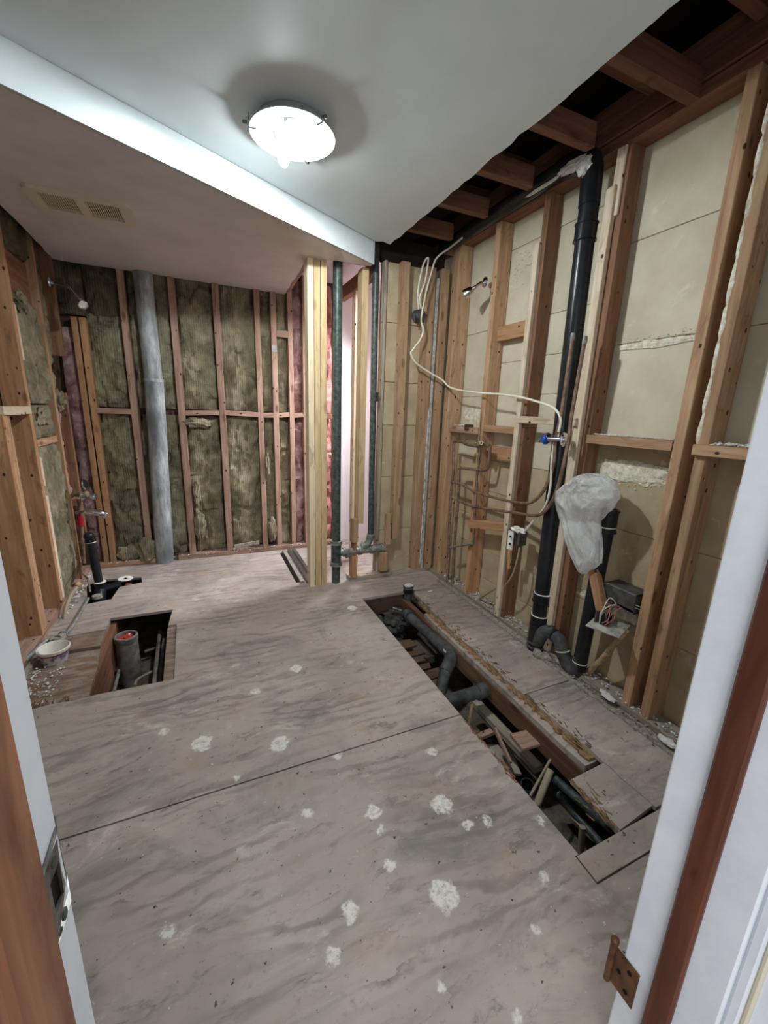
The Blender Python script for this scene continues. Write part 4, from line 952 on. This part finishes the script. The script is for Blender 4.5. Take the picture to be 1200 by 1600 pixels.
wb_ = board('wood_block', PX(941, 953, 1.565), PX(928, 890, 1.575), .040, .036, 'orange', None, (0, 1, 0), .002); tag(wb_, 'short orange wood offcut nailed upright beside the steel electrical box', 'wood')
rp = tube('braided_cable', spline([PX(978, 985, 1.60), PX(962, 1003, 1.60), PX(945, 1025, 1.61), PX(925, 1045, 1.63), PX(908, 1062, 1.65)], 6), .013, 'rope', None, 12)
tag(rp, 'thick tan braided cable sheath running down from the steel box to the floor', 'cable')

# ================================================================== LEFT CORNER TUB PLUMBING
tf = thing('tub_spout', (-.76, 3.20, .46), 'chrome tub spout with clear knob and red banded valve pipe on the left wall', 'faucet')
y0 = 3.18
s0, s1 = PY(131, 799, y0), PY(167, 803, y0)
lathe('spout_body', [(.012, 0), (.021, .004), (.022, .03), (.021, .09), (.017, .12), (.010, .132), (.002, .134)], s0, s1 - s0 + V((0, 0, .0)), 'chrome', tf, 18)
tube('spout_tip', [s1 + V((-.02, 0, .004)), s1 + V((-.017, 0, -.022))], .014, 'chrome', tf, 14, hole=.009)
k0 = PY(136, 768, y0)
lathe('escutcheon', [(.002, 0), (.040, .002), (.044, .010), (.020, .022), (.012, .026)], PY(128, 775, y0 + .02), (1, -.15, 0), 'chrome', tf, 24)
lathe('knob', [(.010, 0), (.024, .008), (.026, .022), (.020, .036), (.004, .040)], PY(140, 776, y0), (1, -.2, 0), 'chrome', tf, 10)
tube('valve_body', [PY(118, 772, y0 + .06), PY(136, 772, y0 + .02)], .020, 'brass', tf, 14)
tube('drop_pipe', [PY(123, 780, y0 + .05), PY(126, 800, y0 + .05), PY(131, 880, y0 + .05)], .012, 'copper', tf, 12)
tube('red_band', [PY(124.5, 806, y0 + .045), PY(127, 822, y0 + .045)], .0165, 'red', tf, 12)
tube('spout_nipple', [PY(119, 801, y0 + .05), s0], .009, 'chrome', tf, 10)
lathe('diverter_ring', [(.030, -.004), (.034, 0), (.030, .004)], PY(133, 757, y0), (1, -.3, .2), 'chrome', tf, 20)

td = thing('tub_drain', PZ(160, 925, 0), 'black plastic tub overflow drain with a strap fitting standing in the small floor cutout', 'pipe')
d0, d1 = PZ(156, 915, .0), PY(140, 838, 3.10)
base = V((-.69, 3.10, -.02)); topd = PY(140.5, 842, 3.13)
ofp = tube('overflow_pipe', [base, topd], .026, 'abs', td, 20)
collar('coupling', topd, topd - base, .031, .035, 'abs', ofp)
blob('elbow_cap', topd + V((-.004, 0, .022)), (.030, .030, .026), 'abs', td, .03, 1, 0, 3)
lathe('white_solvent_ring', [(.030, -.0025), (.0315, 0), (.030, .0025)], topd + V((.002, 0, -.024)), topd - base, 'white_plastic', td, 20)
collar('tee_hub', base + V((.003, 0, .03)), (0, 0, 1), .034, .06, 'abs', td)
lathe('white_solvent_ring', [(.0345, -.0025), (.036, 0), (.0345, .0025)], base + V((.003, 0, .062)), (0, 0, 1), 'white_plastic', td, 20)
tube('shoe_pipe', [base + V((.0, .0, .0)), PZ(190, 913, -.005)], .026, 'abs', td, 18)
tube('trap_leg', [base + V((0, 0, .01)), base + V((0, -.10, -.09)), base + V((.0, -.12, -.2))], .034, 'abs', td, 18)
lathe('trap_cap', [(.002, .02), (.028, .018), (.030, .0)], PZ(152, 934, -.03), (0, 0, 1), 'dust', td, 18)
fl_ = PZ(196, 905, .012)
lathe('drain_flange', [(.014, .0), (.014, .006), (.045, .008), (.047, .004), (.045, 0)], fl_, (0, 0, 1), 'white_plastic', td, 24, True)
lathe('drain_crosshole', [(.010, .0082), (.010, .0088)], fl_, (0, 0, 1), 'dark', td, 12)
sb = tube('copper_stub', fillet([PX(100, 1000, -.79), PX(101, 955, -.79), PX(110, 930, -.775), PX(121, 917, -.755)], .04, 5), .010, 'cable_grey', None, 12, hole=.007)
tag(sb, 'bent brown pipe stub with an open end rising beside the left studs', 'pipe')
sc_ = PX(122, 914, -.752); lathe('stub_socket', [(.010, -.012), (.015, -.008), (.016, .012), (.012, .013), (.011, .0)], sc_, PX(124, 912, -.74) - PX(116, 922, -.76), 'rope', sb, 14)
sq = thing('floor_supply_pipe', PZ(90, 1005, .01), 'dusty grey water pipe with a tee lying along the left wall bottom', 'pipe')
fp = [PZ(38, 1034, .02), PZ(70, 1003, .03), PZ(95, 995, .025), PZ(112, 980, .02), PZ(138, 935, .01)]
tube('pipe_run', spline([fp[0], fp[1], fp[2]], 4), .012, 'iron_grey', sq, 12); tube('pipe_run', spline([fp[2], fp[3], fp[4]], 4), .009, 'iron_grey', sq, 12)
collar('tee', fp[2], fp[3] - fp[2], .018, .05, 'iron_grey', sq); blob('pipe_putty', fp[2] + V((-.01, -.02, 0)), (.035, .035, .016), 'dust', sq, .5, 2, 3, 3)
tube('drop_pipe', [PZ(100, 1000, .02), PZ(88, 1018, -.005)], .011, 'iron_grey', sq, 10)
rw = wire('copper_wire', [PZ(128, 880, .03) + V((0, 0, .05)), PX(128, 893, -.74), PX(137, 905, -.72), PX(141, 925, -.70)], .006, 'copper', 'thin dark copper tube curling down behind the black tub overflow', 'pipe')

# tub of compound
def tubmat():
    k = N('printed_tub_label'); tc = k.n('TexCoord'); f = k.noise(tc.outputs['Object'], 34, 3, .6)
    c_ = k.ramp(f, [(.42, (212, 208, 200)), (.52, (170, 168, 182)), (.60, (110, 110, 140))]); return k.fin(c_, .45)
M['print'] = tubmat()
bp_ = V((-.722, 2.245, -.017))
bu = thing('plastic_tub', bp_, 'small white plastic tub with red band and printed side on the rotted floor', 'tub')
lathe('tub_body', [(.048, 0), (.050, .004), (.060, .058), (.057, .058), (.047, .008), (.002, .006)], bp_, (0, 0, 1), 'print', bu, 32)
lathe('tub_rim', [(.0605, .058), (.065, .062), (.067, .076), (.064, .078), (.060, .070), (.057, .058)], bp_, (0, 0, 1), 'white_plastic', bu, 32, True)
lathe('red_band', [(.0600, .052), (.0628, .054), (.0632, .060), (.0612, .061)], bp_, (0, 0, 1), 'red_print', bu, 32, True)
lathe('tub_lining', [(.0575, .060), (.0585, .060), (.0575, .074), (.0560, .070), (.046, .0105), (.002, .0100), (.002, .0095), (.047, .0095)], bp_, (0, 0, 1), 'white_plastic', bu, 32, True)
lathe('dried_compound', [(.002, .012), (.049, .012), (.002, .018)], bp_, (0, 0, 1), 'cream', bu, 20)

# ================================================================== IN THE LEFT FLOOR HOLE
q1 = V((-.462, 2.47, -.055))
sd = thing('sewer_pipe', q1, 'fat grey drain riser with reddish debris in its open top inside the left floor hole', 'pipe')
M['sewer'] = plain('dusty_grey_pipe', (140, 134, 126), .7, 0, var=(88, 84, 80), scale=14, bump=.2)
tube('riser', [q1 + V((0, 0, -.32)), q1], .055, 'sewer', sd, 24, hole=.048)
lathe('hub', [(.053, -.03), (.058, -.03), (.059, -.004), (.053, -.002)], q1, (0, 0, 1), 'sewer', sd, 24, True)
blob('red_debris', q1 + V((0, 0, -.018)), (.040, .040, .012), 'red_print', sd, .6, 2.5, 1, 3); 
for i in range(6): blob('paper_scrap', q1 + V((R_(-.03, .03), R_(-.03, .03), -.012)), (.008, .006, .003), 'white_plastic', sd, .5, 2, i, 2)
def hole_pipe(name, pts, r, mat, label): return tag(tube(name, pts, r, mat, None, 12), label, 'pipe', 'pipes in the left floor hole')
hole_pipe('water_pipe', [PZ(250, 985, -.20), PZ(240, 1075, -.20)], .011, 'sewer', 'long grey pipe along the right side of the left floor hole')
hole_pipe('water_pipe', [PZ(257, 990, -.24), PZ(249, 1072, -.24)], .010, 'sewer', 'thin grey pipe just right of the long grey pipe in the left floor hole')
hole_pipe('water_pipe', fillet([PZ(211, 1072, -.26), PZ(213, 1062, -.26), PZ(238, 1049, -.26)], .03), .008, 'cable_grey', 'bent thin pipe across the bottom of the left floor hole')
hole_pipe('water_pipe', [PZ(178, 1080, -.25), PZ(186, 1048, -.25)], .009, 'iron_grey', 'short bright pipe beside the fat riser in the left floor hole')
hole_pipe('water_pipe', [PZ(226, 1018, -.30), PZ(262, 1007, -.30)], .009, 'sewer', 'pipe crossing behind the others at the back of the left floor hole')
bd = board('scrap_board', PZ(164, 1082, -.30), PZ(182, 1040, -.30), .05, .02, 'joist', None, (1, 0, 0)); tag(bd, 'dusty board lying flat in the bottom of the left floor hole', 'wood')

# ================================================================== IN THE LONG FLOOR TRENCH
st_ = thing('drain_stub', (1.20, 2.29, 0), 'capped black drain stub with a white topped coupling at the far trench end', 'pipe')
sx, sy = PZ(638, 921, .02).to_2d()
stb = tube('stub_pipe', [(sx, sy, -.25), (sx, sy, .02)], .027, 'abs_dusty', st_, 18)
collar('rubber_coupling', (sx, sy, .025), (0, 0, 1), .034, .045, 'abs', stb)
lathe('clamp_band', [(.0345, -.004), (.037, 0), (.0345, .004)], (sx, sy, .036), (0, 0, 1), 'strike', st_, 20)
blob('white_cap', (sx, sy, .050), (.028, .028, .008), 'plaster', st_, .4, 2.2, 3, 3)
dd = thing('drain_pipe', (1.18, 1.9, -.08), 'black drain pipe with a labelled elbow running along the trench', 'pipe')
p0, p1 = PZ(636, 960, -.085), PZ(703, 1020, -.085); p2 = PZ(686, 1090, -.20)
tube('pipe_run', [p0, p1], .031, 'abs_dusty', dd, 18); tube('elbow', fillet([p0.lerp(p1, .86), p1 + (p1 - p0) * .06, p1.lerp(p2, .45)], .06, 6), .036, 'abs_dusty', dd, 18)
tube('pipe_run', [p1.lerp(p2, .3), p2 + (p2 - p1) * .5], .031, 'abs_dusty', dd, 18); collar('coupling', p0 + (p1 - p0) * .04, p1 - p0, .035, .05, 'abs_dusty', dd)
board('white_label', p1 + V((-.035, -.012, .018)), p1 + V((-.036, .014, .020)), .012, .002, 'white_plastic', dd, (0, 0, 1), 0)
lathe('clamp_screw', [(.006, 0), (.006, .06)], p0 + V((-.03, .03, .02)), (-.8, .3, .3), 'iron_grey', dd, 8)
hp = thing('cross_drain_pipe', (1.08, 1.37, -.10), 'grey-black drain pipe crossing the trench from the joist to the left', 'pipe')
h1_, h0_ = PZ(757, 1078, -.10), PZ(700, 1096, -.10)
tube('pipe_run', [h1_, h0_ + (h0_ - h1_) * .6], .031, 'abs_dusty', hp, 18); collar('coupling', h1_.lerp(h0_, .1), h0_ - h1_, .036, .05, 'abs_dusty', hp)
random.seed(11)
lumps = thing('insulation_clump', (1.06, 2.15, -.12), 'dirty dark grey insulation clump at the far end of the trench', 'insulation')
for i in range(7): blob('wool_lump', (R_(.98, 1.14), R_(2.02, 2.26), R_(-.20, -.11)), (R_(.05, .09), R_(.05, .09), R_(.03, .05)), 'lump', lumps, .6, 1.9, i + 2, 3)
board('ledger', (.95, 1.98, -.24), (1.22, 1.98, -.24), .2, .05, 'grime', floor, (0, 1, 0)) 
labs = ['lath offcut nearest the insulation clump in the trench', 'second split lath offcut from the insulation clump in the trench', 'third split lath offcut down the trench from the clump', 'fourth split lath offcut under the black drain pipe', 'fifth lath offcut nearest the black pipe elbow', 'wide split board beneath the bend of the black drain pipe']
for i, y in enumerate((1.99, 1.93, 1.87, 1.81, 1.75, 1.67)):
    z = -.150 - i * .004
    b = board('lath_offcut', (.90, y + R_(-.01, .01), z), (1.13 + R_(-.04, .05), y + R_(-.015, .015), z + R_(-.008, .008)), .046 if i < 5 else .07, .012, 'joist', None, (0, 1, 0), .001, rag=(0, .02))
    tag(b, labs[i], 'wood', 'lath offcuts in the trench')
ls = [((PZ(738, 1092, -.22), PZ(842, 1202, -.22)), .045, .03, 'plate', 'long dusty board lying along the trench bottom'),
      ((PZ(742, 1154, -.28), PZ(776, 1140, -.26)), .03, .02, 'pinkish', 'short slat wedged across the trench past the cross pipe'),
      ((PZ(773, 1138, -.18), PZ(798, 1192, -.24)), .012, .02, 'pinkish', 'thin split stick slanting down in the middle of the trench'),
      ((PZ(806, 1160, -.12), PZ(846, 1150, -.12)), .085, .016, 'pinkish', 'flat pale board end sticking out from under the trench joist'),
      ((PZ(731, 1142, -.22), PZ(738, 1100, -.12)), .012, .010, 'fir', 'upright thin stick beside the cross drain pipe'),
      ((PZ(790, 1210, -.33), PZ(775, 1165, -.33)), .14, .012, 'plate', 'grey dusty panel scrap flat on the trench bottom')]
for (a, b), w_, d_, m_, lb in ls: tag(board('wood_scrap', a, b, w_, d_, m_, None, (1, 0, 0) if abs(b[1] - a[1]) > abs(b[0] - a[0]) else (0, 1, 0), .002), lb, 'wood', 'wood scraps in the trench')
def tpipe(name, pts, r, m_, lb, hole=0): return tag(tube(name, pts, r, m_, None, 14, hole=hole), lb, 'pipe', 'old pipes in the trench')
a_ = PZ(860, 1203, -.07); tpipe('pipe_stub', [PZ(845, 1248, -.16) + V((0, 0, -.06)), PZ(840, 1255, -.14), a_], .013, 'cable_grey', 'open ended brown pipe stub leaning up out of the trench', .009)
b_ = PZ(860, 1187, -.10); tpipe('thin_rod', [PZ(828, 1244, -.12), b_], .005, 'cable_grey', 'thin rusty rod crossing behind the open pipe stub')
tpipe('trench_pipe', [PZ(866, 1216, -.17), PZ(960, 1300, -.20)], .016, 'iron', 'dark pipe running to the near end of the trench')
tpipe('trench_pipe', [PZ(872, 1240, -.25), PZ(940, 1320, -.27)], .014, 'iron', 'lower dark pipe beneath the near end of the trench')
tpipe('pipe_stub', [PZ(912, 1330, -.24) + V((0, 0, -.1)), PZ(910, 1292, -.16)], .011, 'cable_grey', 'short grey upright pipe at the near end of the trench')
tpipe('dark_socket', [PZ(824, 1228, -.25) + V((0, 0, -.06)), PZ(824, 1226, -.20)], .026, 'abs', 'open black pipe socket low in the trench', .022)

# floor track by the post
ft = thing('shower_track', PZ(470, 875, 0), 'white aluminium sliding track left on the floor behind the new post', 'track')
for i, dx_ in enumerate((0, .045, .085)):
    board('track_rail', (.60 + dx_, 2.72, .010), (.60 + dx_, 3.44, .010), .030, .018 + .004 * i, 'strike' if i else 'dust', ft, (1, 0, 0), .003)
board('open_slot', (.572, 2.75, .002), (.572, 3.40, .002), .022, .004, 'dark', ft, (1, 0, 0), 0)
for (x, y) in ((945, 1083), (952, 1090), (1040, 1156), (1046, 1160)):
    blob('glint_blob', PZ(x, y, .030), (.018, .03, .008), 'plaster', wr, .6, 2.2, x, 2)  # bright glints on the bottom plate, drawn as white blobs
# small white debris
wd = [tag(blob('plaster_chip', PZ(x, y, .004), (s, s * .7, .004), 'plaster', None, .5, 2.2, x, 2), lb, 'debris') for x, y, s, lb in
      ((672, 924, .016, 'white plaster chip on the floor strip behind the trench'), (757, 937, .014, 'small white plaster lump at the foot of the copper pipes'))]
